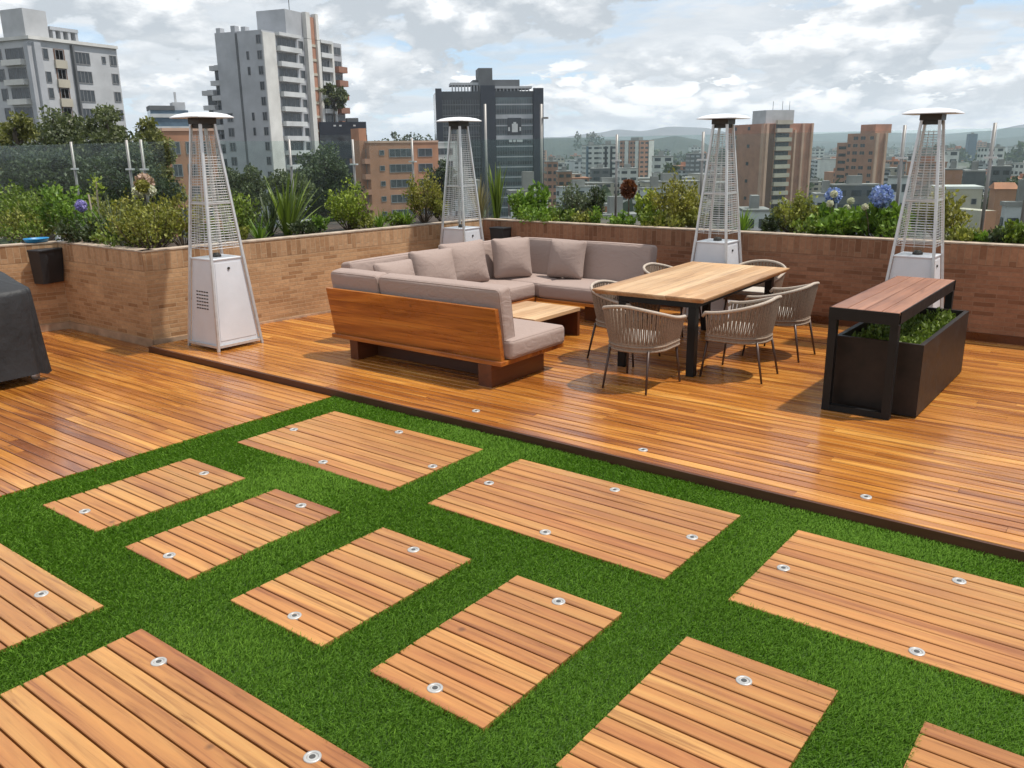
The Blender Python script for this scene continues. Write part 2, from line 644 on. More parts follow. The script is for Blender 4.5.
M['brick_r_cap'] = brick('shaded_red_brown_soldier', (0.22, 0.105, 0.06), (0.385, 0.205, 0.12), (0.31, 0.195, 0.125), bw=0.26, rh=0.07, dark=0.82, rot=True)  # soldier course darkened the same way for the shaded wall
M['mortarcap'] = plain('mortar_coping', (0.42, 0.33, 0.25), 0.9, var=0.25, scale=9, bump=0.3)
M['trim'] = plain('tile_base_trim', (0.42, 0.28, 0.18), 0.7, var=0.2)
M['soil'] = plain('planter_soil', (0.055, 0.036, 0.024), 0.95, var=0.4, scale=14, bump=0.9, bscale=30)
M['fabric'] = fabricmat('taupe_weave', (0.365, 0.276, 0.240))
M['fabric2'] = fabricmat('taupe_pillow_weave', (0.345, 0.262, 0.228))
M['seatpad'] = plain('pale_seat_pad', (0.55, 0.50, 0.44), 0.95, var=0.06, scale=120, bump=0.2, bscale=300, spec=0.15)
M['rope'] = plain('taupe_rope', (0.29, 0.215, 0.16), 0.9, var=0.2, scale=70, bump=0.4, bscale=240, spec=0.2)
M['rope_rim'] = plain('pale_rope_rim', (0.47, 0.39, 0.32), 0.85, var=0.12, scale=60, bump=0.3, bscale=240, spec=0.2)
M['chairleg'] = plain('bronze_leg', (0.07, 0.04, 0.03), 0.4, 0.2, var=0.1)
M['black'] = plain('black_powder_coat', (0.009, 0.008, 0.0075), 0.5, 0.0, var=0.2, scale=12, spec=0.3)
M['blackbox'] = plain('black_plastic', (0.016, 0.016, 0.018), 0.5, var=0.2)
M['cover'] = plain('black_cover_cloth', (0.014, 0.0135, 0.0145), 0.6, var=0.3, scale=4, bump=0.9, bscale=9)
M['planterbox'] = plain('dark_planter_wood', (0.022, 0.014, 0.010), 0.5, var=0.35, scale=9, spec=0.3)
M['steel'] = plain('brushed_steel', (0.64, 0.635, 0.63), 0.36, 0.5, var=0.06, scale=20)
M['steel_panel'] = plain('heater_panel', (0.66, 0.67, 0.70), 0.40, 0.15, var=0.05, scale=3)
M['steel_dark'] = plain('burner_dark', (0.05, 0.045, 0.04), 0.5, 0.5)
M['hood'] = plain('heater_hood', (0.74, 0.74, 0.75), 0.5, 0.1, var=0.03)
M['post'] = plain('stainless_post', (0.30, 0.285, 0.27), 0.45, 0.3, var=0.12)
M['glass'] = glassmat('balustrade_glass', (0.90, 0.945, 0.93), 0.9, 0.010)
M['tubeglass'] = glassmat('heater_tube_glass', (0.93, 0.95, 0.95), 0.9, 0.03)
M['ring'] = plain('lamp_ring_steel', (0.50, 0.48, 0.455), 0.4, 0.4, var=0.1)
M['lens'] = plain('lamp_lens', (0.40, 0.39, 0.37), 0.2, var=0.1)
M['lensin'] = plain('lamp_lens_core', (0.07, 0.065, 0.06), 0.25, var=0.1)
M['blue'] = plain('blue_plastic', (0.02, 0.22, 0.46), 0.4)
M['stem'] = plain('woody_stem', (0.12, 0.085, 0.055), 0.9, var=0.2)
M['bark'] = plain('tree_bark', (0.10, 0.08, 0.06), 0.95, var=0.3, scale=3)
M['turfbase'] = plain('turf_backing', (0.055, 0.125, 0.010), 0.95, var=0.3, scale=20)

LEAF = {
    'mid': leafmat('leaf_mid_green', (0.060, 0.098, 0.016), (0.245, 0.315, 0.050)),
    'bright': leafmat('leaf_bright_green', (0.060, 0.125, 0.014), (0.25, 0.37, 0.055)),
    'olive': leafmat('leaf_olive', (0.100, 0.115, 0.022), (0.37, 0.37, 0.080)),
    'dark': leafmat('leaf_dark_green', (0.028, 0.042, 0.020), (0.095, 0.122, 0.052)),
    'tree': leafmat('leaf_tree_green', (0.050, 0.064, 0.026), (0.165, 0.185, 0.075), 0.25),
    'treeolive': leafmat('leaf_tree_olive', (0.075, 0.082, 0.022), (0.25, 0.245, 0.068), 0.25),
    'silver': leafmat('leaf_silver_green', (0.060, 0.080, 0.045), (0.22, 0.25, 0.155)),
    'lime': leafmat('leaf_lime', (0.11, 0.165, 0.02), (0.36, 0.42, 0.06)),
    'yellow': leafmat('leaf_yellow_green', (0.13, 0.125, 0.022), (0.36, 0.33, 0.065)),
    'red': leafmat('leaf_red_brown', (0.08, 0.025, 0.015), (0.26, 0.10, 0.05)),
    'straw': leafmat('leaf_straw', (0.20, 0.15, 0.07), (0.42, 0.35, 0.19)),
    'bluef': leafmat('petal_blue', (0.15, 0.22, 0.55), (0.42, 0.52, 0.85), 0.2),
    'purplef': leafmat('petal_purple', (0.20, 0.17, 0.50), (0.48, 0.42, 0.80), 0.2),
    'whitef': leafmat('petal_white', (0.50, 0.48, 0.36), (0.80, 0.78, 0.66), 0.2),
    'pinkf': leafmat('petal_dry_pink', (0.30, 0.19, 0.14), (0.52, 0.37, 0.29), 0.2),
    'turf': leafmat('turf_blades', (0.068, 0.158, 0.011), (0.190, 0.345, 0.032), 0.36, 0.9),
}


# ================================================================== THE SETTING
GZ = -28.0      # city ground below the terrace


def build_ground():
    n, ms = 96, 46
    vs, fs = [], []
    rad = [0] + [25 * (1.17 ** i) for i in range(ms)]
    for r in rad[1:]:
        for k_ in range(n):
            t = 2 * math.pi * k_ / n
            vs.append((r * math.cos(t), r * math.sin(t), GZ))
    vs.append((0, 0, GZ))
    c = len(vs) - 1
    for k_ in range(n):
        fs.append((c, k_, (k_ + 1) % n))
    for i in range(ms - 1):
        for k_ in range(n):
            k2 = (k_ + 1) % n
            fs.append((i * n + k_, (i + 1) * n + k_, (i + 1) * n + k2, i * n + k2))
    b = MB()
    b.add(vs, fs)
    m, k, p = newmat('city_ground')
    tc = k.n('ShaderNodeTexCoord')
    n1 = k.noise(tc.outputs['Object'], 0.012, 6, 0.65)
    n2 = k.noise(tc.outputs['Object'], 0.06, 5, 0.7)
    g = k.ramp(n1, [(0.40, (0.17, 0.155, 0.14)), (0.5, (0.11, 0.11, 0.085)), (0.62, (0.045, 0.06, 0.025))])
    g = k.mix(1.0, g, k.ramp(n2, [(0.3, (0.6, 0.6, 0.6)), (0.7, (1.3, 1.25, 1.2))]), 'MULTIPLY')
    k.l(g, p.inputs['Base Color'])
    p.inputs['Roughness'].default_value = 0.95
    tag(b.build('ground', m), kind='structure')


build_ground()

b = MB()
b.box((-13.2, -3.2, GZ - 0.5), (5.5, 12.6, -0.06))
tag(b.build('roof_slab', plain('terrace_concrete', (0.25, 0.23, 0.21), 0.9)), kind='structure')


def planks(mb, x0, x1, y0, y1, z, pitch=0.09, gap=0.006, th=0.024, lens=(2.4, 4.4), seed=0, whole=False):
    r = random.Random(seed)
    n = max(1, round((y1 - y0) / pitch))
    p = (y1 - y0) / n
    for i in range(n):
        ya, yb = y0 + i * p + gap / 2, y0 + (i + 1) * p - gap / 2
        x = x0
        first = True
        while x < x1 - 1e-6:
            if whole:
                L = x1 - x0
            else:
                L = r.uniform(*lens) * (r.uniform(0.2, 1) if first else 1)
            first = False
            xe = x + L
            if xe > x1 - 0.35:
                xe = x1
            mb.curtone = min(1, max(0, r.gauss(0.5, 0.14)))
            dz = r.uniform(-0.0012, 0.0012)
            c = 0.003
            xa, xb = x + 0.001, xe - 0.001
            zt = z + dz
            vs = [(xa, ya, zt - th), (xa, yb, zt - th), (xa, yb, zt - c), (xa, yb - c, zt), (xa, ya + c, zt), (xa, ya, zt - c)]
            vs += [(xb, q[1], q[2]) for q in vs]
            fs = [(5, 4, 3, 2, 1, 0), (6, 7, 8, 9, 10, 11)]
            for a in range(6):
                e = (a + 1) % 6
                fs.append((a, e, e + 6, a + 6))
            mb.add(vs, fs)
            x = xe


# lower deck on the left
b = MB()
planks(b, -11.9, -5.70, -1.5, 4.745, 0.0, seed=3, gap=0.008)
planks(b, -11.9, -8.735, 4.75, 5.02, 0.0, seed=4, gap=0.008)
b.curmat = 1
b.box((-12, -1.6, -0.055), (-5.71, 4.86, -0.03))
tag(b.build('deck_floor', [M['deck'], M['under']]), kind='structure')

# raised deck behind it (one step up)
b = MB()
planks(b, -8.72, 4.4, 4.775, 10.3, 0.06, seed=5, gap=0.011)
b.curmat = 1
b.box((-8.71, 4.80, -0.05), (4.4, 10.3, 0.03))
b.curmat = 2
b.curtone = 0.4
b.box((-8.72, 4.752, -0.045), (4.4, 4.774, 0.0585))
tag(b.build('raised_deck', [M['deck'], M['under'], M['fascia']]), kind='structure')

# ------------------------------------------------------------------ deck panels let into the turf
ROW1, ROW2, ROW3 = (3.50, 4.46), (2.075, 3.105), (0.72, 1.69)
PANELS = [
    ('wide deck panel in the turf beside the step, nearest the grill', -5.335, -3.723, ROW1),
    ('wide deck panel in the turf beside the step, in the middle of the three', -3.388, -1.768, ROW1),
    ('wide deck panel in the turf beside the step, nearest the planter bench', -1.427, 0.19, ROW1),
    ('deck panel past the right edge of the turf beside the step', 0.53, 2.15, ROW1),
    ('narrow deck panel in the middle row closest to the grill', -5.315, -4.662, ROW2),
    ('narrow deck panel, second of the middle row from the grill', -4.342, -3.728, ROW2),
    ('narrow deck panel, third of the middle row from the grill', -3.362, -2.692, ROW2),
    ('narrow deck panel, fourth of the middle row from the grill', -2.387, -1.772, ROW2),
    ('narrow deck panel, fifth of the middle row, at the bottom of the photo', -1.442, -0.782, ROW2),
    ('narrow deck panel cut by the bottom right corner of the photo', -0.465, 0.19, ROW2),
    ('wide deck panel of the nearest row, cut by the left edge of the photo', -5.335, -3.811, ROW3),
    ('wide deck panel with big boards at the bottom left corner of the photo', -3.473, -1.86, ROW3),
    ('wide deck panel of the nearest row below the bottom edge', -1.44, 0.19, ROW3),
]
panel_rects = []
for i, (lab, x0, x1, (y0, y1)) in enumerate(PANELS):
    panel_rects.append((x0, x1, y0, y1))
    b = MB()
    cx, cy = (x0 + x1) / 2, (y0 + y1) / 2
    hx, hy = (x1 - x0) / 2, (y1 - y0) / 2
    planks(b, -hx, hx, -hy, hy, 0.004, pitch=0.088, gap=0.009, seed=40 + i, whole=True)
    b.curmat = 1
    b.box((-hx + 0.02, -hy + 0.02, -0.05), (hx - 0.02, hy - 0.02, -0.024))
    o = b.build('timber_platform', [M['panel'], M['under']], loc=(cx, cy, 0))
    tag(o, lab, 'deck panel', 'deck panels let into the turf')

# ------------------------------------------------------------------ artificial turf
TX0, TX1, TY0, TY1 = -5.69, 2.6, 0.15, 4.75


def build_turf():
    g = np.random.default_rng(11)
    area = (TX1 - TX0) * (TY1 - TY0)
    n = int(area * 30000)
    x = g.uniform(TX0, TX1, n)
    y = g.uniform(TY0, TY1, n)
    d = np.hypot(x, y)
    keep = g.uniform(0, 1, n) < np.clip(1.35 - d / 8.0, 0.55, 1) * np.where((y > -0.41 * x - 0.9) & (x < 1.0), 1, 0.55)
    for (a, b_, c, e) in panel_rects:
        ins = (x > a + 0.005) & (x < b_ - 0.005) & (y > c + 0.005) & (y < e - 0.005)
        keep &= ~ins
    # only what the picture can plausibly see from here or a step aside
    keep &= (y > -0.41 * x - 1.5) & (d > 1.0) & (x < 2.4)
    x, y, d = x[keep], y[keep], d[keep]
    n = len(x)
    # pile direction: slowly turning field + scatter
    f = np.sin(1.7 * x + 0.6 * y) + np.sin(0.9 * y - 2.3 * x + 1.0) * 0.8 + np.sin(3.1 * x + 2.7 * y + 0.4) * 0.6 + np.sin(5.3 * x - 4.1 * y) * 0.4
    ang = 0.55 * f + g.normal(0, 1.15, n)
    pile = 0.5 + 0.5 * np.sin(2.2 * x + 3.1 * y + 0.8 * f)
    h = g.uniform(0.016, 0.025, n) * (0.85 + 0.3 * pile)
    lean = h * g.uniform(0.2, 1.2, n)
    w = g.uniform(0.0016, 0.0030, n) * np.clip(d / 3.6, 0.9, 2.0)
    wa = ang + np.pi / 2 + g.normal(0, 0.5, n)
    dx, dy = np.cos(ang), np.sin(ang)
    px, py = np.cos(wa) * w, np.sin(wa) * w
    edge = np.zeros(n, bool)
    for (a, b_, c, e) in panel_rects:
        edge |= (x > a - 0.012) & (x < b_ + 0.012) & (y > c - 0.012) & (y < e + 0.012)
    h = np.where(edge, h * 0.95, h)
    z0 = -0.013
    v = np.zeros((n, 5, 3))
    v[:, 0] = np.stack([x - px, y - py, np.full(n, z0)], 1)
    v[:, 1] = np.stack([x + px, y + py, np.full(n, z0)], 1)
    mx, my, mz = x + dx * lean * 0.35, y + dy * lean * 0.35, z0 + h * 0.65
    v[:, 2] = np.stack([mx + px * 0.8, my + py * 0.8, mz], 1)
    v[:, 3] = np.stack([mx - px * 0.8, my - py * 0.8, mz], 1)
    v[:, 4] = np.stack([x + dx * lean, y + dy * lean, z0 + h], 1)
    base = np.arange(n)[:, None] * 5
    tri = np.concatenate([base + np.array([[0, 1, 2]]), base + np.array([[0, 2, 3]]), base + np.array([[3, 2, 4]])], 1).reshape(-1, 3)
    tone = np.clip(g.normal(0.47, 0.10, n) + 0.11 * (f / 2.0), 0, 1)
    tone = np.where(g.uniform(0, 1, n) < 0.04, 1.0, tone)
    o = np_mesh('artificial_turf', v.reshape(-1, 3), tri, np.repeat(tone, 3), LEAF['turf'])
    tag(o, 'bright green artificial turf laid in strips round the deck panels', 'turf', kind='stuff')


build_turf()
b = MB()
b.box((TX0 - 0.005, -1.6, -0.058), (4.4, 4.754, -0.024))
tag(b.build('turf_ground', M['turfbase']), kind='structure')

# ------------------------------------------------------------------ recessed deck lights
PNM = {'A': 'wide panel nearest the covered grill', 'B': 'middle wide panel by the step', 'C': 'wide panel nearest the planter bench',
       'D': 'narrow panel first from the grill', 'E': 'narrow panel second from the grill',
       'F': 'narrow panel third from the grill', 'G': 'narrow panel fourth from the grill', 'H': 'narrow panel fifth from the grill',
       'I': 'panel cut by the left edge', 'J': 'big panel at the photo corner'}
LIGHTS = [('A', -5.219, 3.941, 'left end'), ('A', -4.471, 3.598, 'near side'), ('A', -4.500, 4.373, 'far side'), ('A', -3.787, 3.982, 'right end'),
          ('B', -3.283, 3.974, 'left end'), ('B', -2.561, 3.590, 'near side'), ('B', -2.563, 4.351, 'far side'), ('B', -1.865, 4.016, 'right end'),
          ('C', -1.329, 3.964, 'left end'), ('C', -0.583, 4.340, 'far side'), ('C', -0.600, 3.566, 'near side'),
          ('D', -4.963, 2.981, 'far end'), ('D', -5.000, 2.185, 'near end'), ('E', -3.992, 3.018, 'far end'), ('E', -4.038, 2.165, 'near end'),
          ('F', -2.991, 2.171, 'near end'), ('F', -3.014, 2.992, 'far end'), ('G', -2.069, 3.007, 'far end'), ('G', -2.085, 2.153, 'near end'),
          ('H', -1.108, 2.936, 'far end'), ('I', -4.172, 1.555, 'far side'), ('J', -3.162, 1.586, 'left'), ('J', -2.165, 1.592, 'right')]
proto_light = None


def deck_light(x, y, z, lab):
    global proto_light
    if proto_light is None:
        t = thing('deck_light', lab, 'deck light', (x, y, z), 0, 'round lights sunk in the deck')
        b = MB()
        b.smooth = True
        b.lathe([(0.033, -0.02), (0.033, 0.001), (0.0315, 0.003), (0.024, 0.0034), (0.0215, 0.002), (0.0215, -0.004)], 24)
        b.build('ring', M['ring'], t)
        b = MB()
        b.lathe([(0.0205, -0.006), (0.0205, -0.0005), (0.016, 0.0015)], 20)
        b.build('lens', M['lens'], t)
        b = MB()
        b.lathe([(0.012, 0.0012), (0.012, 0.0024), (0.009, 0.0028)], 14)
        b.build('bulb', M['lensin'], t)
        proto_light = t
        return t
    t = copy_tree(proto_light)
    t.location = (x, y, z)
    t.rotation_euler = (0, 0, rnd.uniform(0, 6))
    t['label'] = lab
    return t


for (pn, x, y, wh) in LIGHTS:
    deck_light(x, y, 0.005, f'round steel light at the {wh} of the {PNM[pn]}')
for x, y, wh in ((-4.247, 4.997, 'in front of the sofa'), (-2.705, 4.966, 'in front of the near dining chairs'), (-1.222, 5.014, 'in front of the planter bench')):
    deck_light(x, y, 0.062, f'round steel light in the raised deck edge {wh}')


# ------------------------------------------------------------------ brick planters
def wall_run(mb, p, q, z0, z1, th, side=1, u0=0.0):
    """upright wall whose front runs p->q; thickness behind the front; uv in metres"""
    p, q = Vector((*p, 0)), Vector((*q, 0))
    d = (q - p)
    L = d.length
    d.normalize()
    nrm = Vector((-d.y, d.x, 0)) * side * th
    a, b_, c, e = p, q, q + nrm, p + nrm
    vs = [(*a.xy, z0), (*b_.xy, z0), (*c.xy, z0), (*e.xy, z0), (*a.xy, z1), (*b_.xy, z1), (*c.xy, z1), (*e.xy, z1)]
    H = z1 - z0
    def quad(i, j, k_, l_, ua, ub):
        return (i, j, k_, l_), [(ua, z0), (ub, z0), (ub, z1), (ua, z1)]
    fs, uv = [], []
    for f, u in (quad(0, 1, 5, 4, u0, u0 + L), quad(2, 3, 7, 6, u0, u0 + L), quad(1, 2, 6, 5, u0, u0 + th), quad(3, 0, 4, 7, u0, u0 + th)):
        fs.append(f if side > 0 else f[::-1])
        uv.append(u if side > 0 else u[::-1])
    fs.append((4, 5, 6, 7) if side > 0 else (7, 6, 5, 4))
    uv.append([(u0, 0), (u0 + L, 0), (u0 + L, th), (u0, th)] if side > 0 else [(u0, th), (u0 + L, th), (u0 + L, 0), (u0, 0)])
    mb.add(vs, fs, uv)


WT = 1.07     # wall top
P0, P1, P2, P3, P4 = (-12.3, -1.0), (-10.78, 4.90), (-8.86, 4.90), (-8.30, 10.05), (4.3, 9.98)


def planter(name, lab, runs, mats, zb, soil_poly, extra):
    t = thing(name, lab, 'planter', (0, 0, 0))
    b = MB()
    u = 0.0
    for (p, q) in runs:
        wall_run(b, p, q, zb, WT - 0.215, 0.14, 1, u)
        u += 1.37
    b.build('wall', mats[0], t)
    b = MB()
    u = 0.0
    for (p, q) in runs:
        wall_run(b, p, q, WT - 0.213, WT - 0.012, 0.145, 1, u)
        u += 1.37
    b.build('soldier_course', mats[1], t)
    b = MB()
    for (p, q) in runs:
        d = (Vector(q) - Vector(p)).normalized() * 0.0
        pp, qq = Vector(p) - Vector((-d.y, d.x)), Vector(q)
        n = Vector((-(qq - pp).y, (qq - pp).x)).normalized() * -0.006
        wall_run(b, tuple(pp + n), tuple(qq + n), WT - 0.010, WT + 0.006, 0.16, 1)
    b.build('coping', M['mortarcap'], t)
    b = MB()
    for (p, q) in runs:
        pp, qq = Vector(p), Vector(q)
        n = Vector((-(qq - pp).y, (qq - pp).x)).normalized() * -0.018
        wall_run(b, tuple(pp + n), tuple(qq + n), zb, zb + 0.085, 0.016, 1)
    b.build('base_trim', extra, t)
    b = MB()
    b.prism(soil_poly, zb - 0.04, WT - 0.09)
    b.build('soil_bed', M['soil'], t)
    return t


planter('brick_planter', 'tan brick planter wall at the left edge behind the covered grill', [(P0, P1)], (M['brick'], M['brick_cap']), 0.0,
        [(-13.4, 4.6), (-13.9, -1.0), (-12.46, -1.0), (-10.98, 4.6), (-10.98, 4.62), (-13.4, 4.62)][:4], M['trim'])
planter('brick_planter', 'tan brick corner planter wall behind the nearest patio heater', [(P1, P2), (P2, P3)], (M['brick'], M['brick_cap']), 0.0,
        [(-10.9, 5.06), (-9.03, 5.06), (-8.47, 10.2), (-10.9, 10.2)], M['trim'])
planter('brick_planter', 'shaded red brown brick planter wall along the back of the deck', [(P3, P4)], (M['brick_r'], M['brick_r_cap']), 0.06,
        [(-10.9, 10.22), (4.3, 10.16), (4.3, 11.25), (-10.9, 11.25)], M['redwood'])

# ------------------------------------------------------------------ balustrade
def glass_post(x, y, top, lab, z0=0.9):
    t = thing('glass_post', lab, 'post', (x, y, z0), 0, 'steel posts of the glass balustrade')
    b = MB()
    b.smooth = True
    h = top - z0
    b.tube([(0, 0, 0), (0, 0, h)], 0.019, 10)
    b.build('upright', M['post'], t)
    b = MB()
    b.box((-0.07, -0.025, h * 0.72), (0.07, 0.025, h * 0.72 + 0.022))
    b.build('clamp', M['steel'], t)
    return t


GT = 2.24
for (x, y, top, lab) in [
    (-12.6, 6.12, 2.27, 'steel balustrade post left of the tall stalks in the left planter'),
    (-11.1, 6.12, 2.27, 'steel balustrade post above the dry pink flower head'),
    (-10.75, 6.12, 2.27, 'slim steel balustrade post just left of the nearest heater top'),
    (-10.2, 8.05, 2.26, 'steel balustrade post in front of the big white tower'),
    (-10.2, 9.25, 2.26, 'steel balustrade post in front of the orange brick block'),
    (-10.2, 10.55, 2.28, 'steel balustrade post left of the far corner heater'),
    (-6.75, 11.32, 2.27, 'steel balustrade post in front of the pair of distant tower blocks'),
    (-5.37, 11.32, 2.28, 'steel balustrade post close left of the heater behind the table'),
    (-2.76, 11.32, 2.30, 'steel balustrade post close left of the heater behind the bench'),
    (-1.80, 11.32, 2.30, 'steel balustrade post right of the heater behind the bench'),
    (-1.40, 11.32, 2.24, 'steel balustrade post at the right edge of the photo'),
]:
    glass_post(x, y, top, lab)


def glass_pane(p, q, lab, top=GT):
    L = math.hypot(q[0] - p[0], q[1] - p[1])
    a = math.atan2(q[1] - p[1], q[0] - p[0])
    b = MB()
    b.box((0.03, -0.006, 0), (L - 0.03, 0.006, top - 1.02))
    o = b.build('glass_balustrade', M['glass'], loc=(p[0], p[1], 1.02))
    o.rotation_euler = (0, 0, a)
    tag(o, lab, 'glass pane', 'clear panes of the balustrade')


for p, q, lab in [((-15.4, 6.12), (-12.6, 6.12), 'clear balustrade pane at the left edge in front of the trees'),
                  ((-12.6, 6.12), (-11.1, 6.12), 'clear balustrade pane between the two left-hand posts'),
                  ((-11.1, 6.12), (-10.2, 6.12), 'clear balustrade pane behind the nearest heater'),
                  ((-10.2, 6.15), (-10.2, 8.05), 'clear balustrade pane in front of the big white tower'),
                  ((-10.2, 8.05), (-10.2, 9.25), 'clear balustrade pane in front of the dark tree by the orange block'),
                  ((-10.2, 9.25), (-10.2, 10.55), 'clear balustrade pane in front of the orange brick block'),
                  ((-10.2, 11.32), (-6.75, 11.32), 'clear balustrade pane in front of the dark glass tower'),
                  ((-6.75, 11.32), (-5.37, 11.32), 'clear balustrade pane left of the heater behind the table'),
                  ((-5.37, 11.32), (-2.76, 11.32), 'clear balustrade pane in front of the brown brick tower'),
                  ((-2.76, 11.32), (-1.80, 11.32), 'clear balustrade pane behind the heater by the bench'),
                  ((-1.80, 11.32), (1.6, 11.32), 'clear balustrade pane at the right edge of the photo')]:
    glass_pane(p, q, lab)


# ------------------------------------------------------------------ patio heaters
def make_heater():
    t = thing('patio_heater', '', 'patio heater', (0, 0, 0), 0, 'pyramid patio heaters')
    hb, ht, H = 0.275, 0.082, 2.29     # half width at the feet, at the top, frame height
    def half(z):
        return hb + (ht - hb) * z / H
    zb0, zb1 = 0.05, 0.93
    # cabinet
    b = MB()
    i0, i1 = half(zb0) - 0.016, half(zb1) - 0.016
    b.hexa([(-i0, -i0, zb0), (i0, -i0, zb0), (i0, i0, zb0), (-i0, i0, zb0), (-i1, -i1, zb1), (i1, -i1, zb1), (i1, i1, zb1), (-i1, i1, zb1)])
    cab = b.build('cabinet', M['steel_panel'], t)
    # door on +x face
    b = MB()
    d0, d1 = half(0.10) - 0.012, half(0.90) - 0.012
    w0, w1 = half(0.10) - 0.045, half(0.90) - 0.045
    b.hexa([(d0 - 0.01, -w0, 0.10), (d0, -w0, 0.10), (d0, w0, 0.10), (d0 - 0.01, w0, 0.10), (d1 - 0.01, -w1, 0.90), (d1, -w1, 0.90), (d1, w1, 0.90), (d1 - 0.01, w1, 0.90)])
    dr = b.build('door', M['steel_panel'], t)
    b = MB()
    b.tube([(d1 - 0.004, 0, 0.84), (d1 + 0.016, 0, 0.84)], 0.014, 10)
    b.build('knob', M['steel_dark'], dr)
    # louvre slots on the -y side
    b = MB()
    for r_ in range(6):
        for c_ in range(5):
            z = 0.42 + r_ * 0.035
            x = -0.12 + c_ * 0.045
            y = -(half(z) - 0.016)
            b.box((x, y - 0.003, z), (x + 0.03, y + 0.004, z + 0.012))
    b.build('vent', M['steel_dark'], t)
    # top plate and valve
    b = MB()
    s1 = half(zb1) - 0.008
    b.bbox((-s1, -s1, zb1), (s1, s1, zb1 + 0.018), 0.004)
    b.build('top_plate', M['steel_panel'], t)
    b = MB()
    b.smooth = True
    b.lathe([(0.05, 0), (0.05, 0.02), (0.035, 0.028), (0.035, 0.04)], 16, (0, 0, zb1 + 0.018))
    b.build('burner_base', M['steel_dark'], t)
    # four legs
    for sx in (-1, 1):
        for sy in (-1, 1):
            b = MB()
            w = 0.0125
            p0 = Vector((sx * hb, sy * hb, 0))
            p1 = Vector((sx * ht, sy * ht, H))
            vs = []
            for p in (p0, p1):
                vs += [(p.x - w, p.y - w, p.z), (p.x + w, p.y - w, p.z), (p.x + w, p.y + w, p.z), (p.x - w, p.y + w, p.z)]
            b.hexa(vs)
            b.build('leg', M['steel'], t)
    # bottom rails
    b = MB()
    z = 0.045
    a = half(z)
    for s_ in (-1, 1):
        b.box((-a + 0.017, s_ * a - 0.010, z - 0.012), (a - 0.017, s_ * a + 0.010, z + 0.014))
        b.box((s_ * a - 0.010, -a + 0.017, z - 0.012), (s_ * a + 0.010, a - 0.017, z + 0.014))
    b.build('base_rail', M['steel'], t)
    # wire guards (one per side)
    for sd in range(4):
        b = MB()
        Rm = Matrix.Rotation(sd * math.pi / 2, 4, 'Z')
        b.M = Rm
        b.curtone = 0.5
        n = 44
        for i in range(n):
            z = 1.05 + (2.18 - 1.05) * i / (n - 1)
            a = half(z)
            b.tube([(-a + 0.01, -a, z), (a - 0.01, -a, z)], 0.0024, 4, caps=False)
        for fx in (-0.5, 0.0, 0.5):
            z0, z1 = 1.04, 2.19
            b.tube([(fx * half(z0), -half(z0) - 0.003, z0), (fx * half(z1), -half(z1) - 0.003, z1)], 0.0024, 4, caps=False)
        za = 1.50
        a = half(za)
        b.box((-a + 0.012, -a - 0.006, za), (a - 0.012, -a + 0.003, za + 0.014))
        b.build('wire_guard', M['steel'], t)
    # glass tube
    b = MB()
    b.smooth = True
    b.tube([(0, 0, 0.97), (0, 0, 2.249)], 0.058, 18, caps=False)
    b.build('glass_tube', M['tubeglass'], t)
    # burner head + hood
    b = MB()
    b.box((-ht + 0.006, -ht + 0.006, 2.25), (ht - 0.006, ht - 0.006, 2.291))
    b.box((-0.10, -0.10, 2.2915), (0.10, 0.10, 2.352))
    b.build('burner_head', M['steel_dark'], t)
    b = MB()
    # shallow pyramid hood with folded rim
    def ring(h, z):
        c = h * 0.16
        return [(-h + c, -h, z), (h - c, -h, z), (h, -h + c, z), (h, h - c, z), (h - c, h, z), (-h + c, h, z), (-h, h - c, z), (-h, -h + c, z)]
    prof = [(0.236, 2.354), (0.242, 2.350), (0.242, 2.359), (0.19, 2.386), (0.12, 2.402), (0.05, 2.408)]
    vs = []
    for h, z in prof:
        vs += ring(h, z)
    fs = [tuple(range(7, -1, -1)), tuple((len(prof) - 1) * 8 + i for i in range(8))]
    for i in range(len(prof) - 1):
        for j in range(8):
            j2 = (j + 1) % 8
            fs.append((i * 8 + j, i * 8 + j2, i * 8 + 8 + j2, i * 8 + 8 + j))
    b.add(vs, fs)
    b.build('hood', M['hood'], t)
    return t


heater = make_heater()
for i, (x, y, sz, rz, lab) in enumerate([
    (-8.10, 5.31, 1.012, 0.0, 'pyramid patio heater beside the outer corner of the tan brick planter, largest of the four'),
    (-8.02, 9.23, 1.02, 0.03, 'pyramid patio heater in the far corner behind the sofa'),
    (-4.32, 9.62, 0.990, 0.0, 'pyramid patio heater standing behind the dining table'),
    (-2.06, 9.48, 0.980, 0.0, 'pyramid patio heater standing behind the planter bench'),
]):
    o = heater if i == 0 else copy_tree(heater)
    o.location = (x, y, 0.061)
    o.rotation_euler = (0, 0, rz)
    o.scale = (1, 1, sz)
    o['label'] = lab


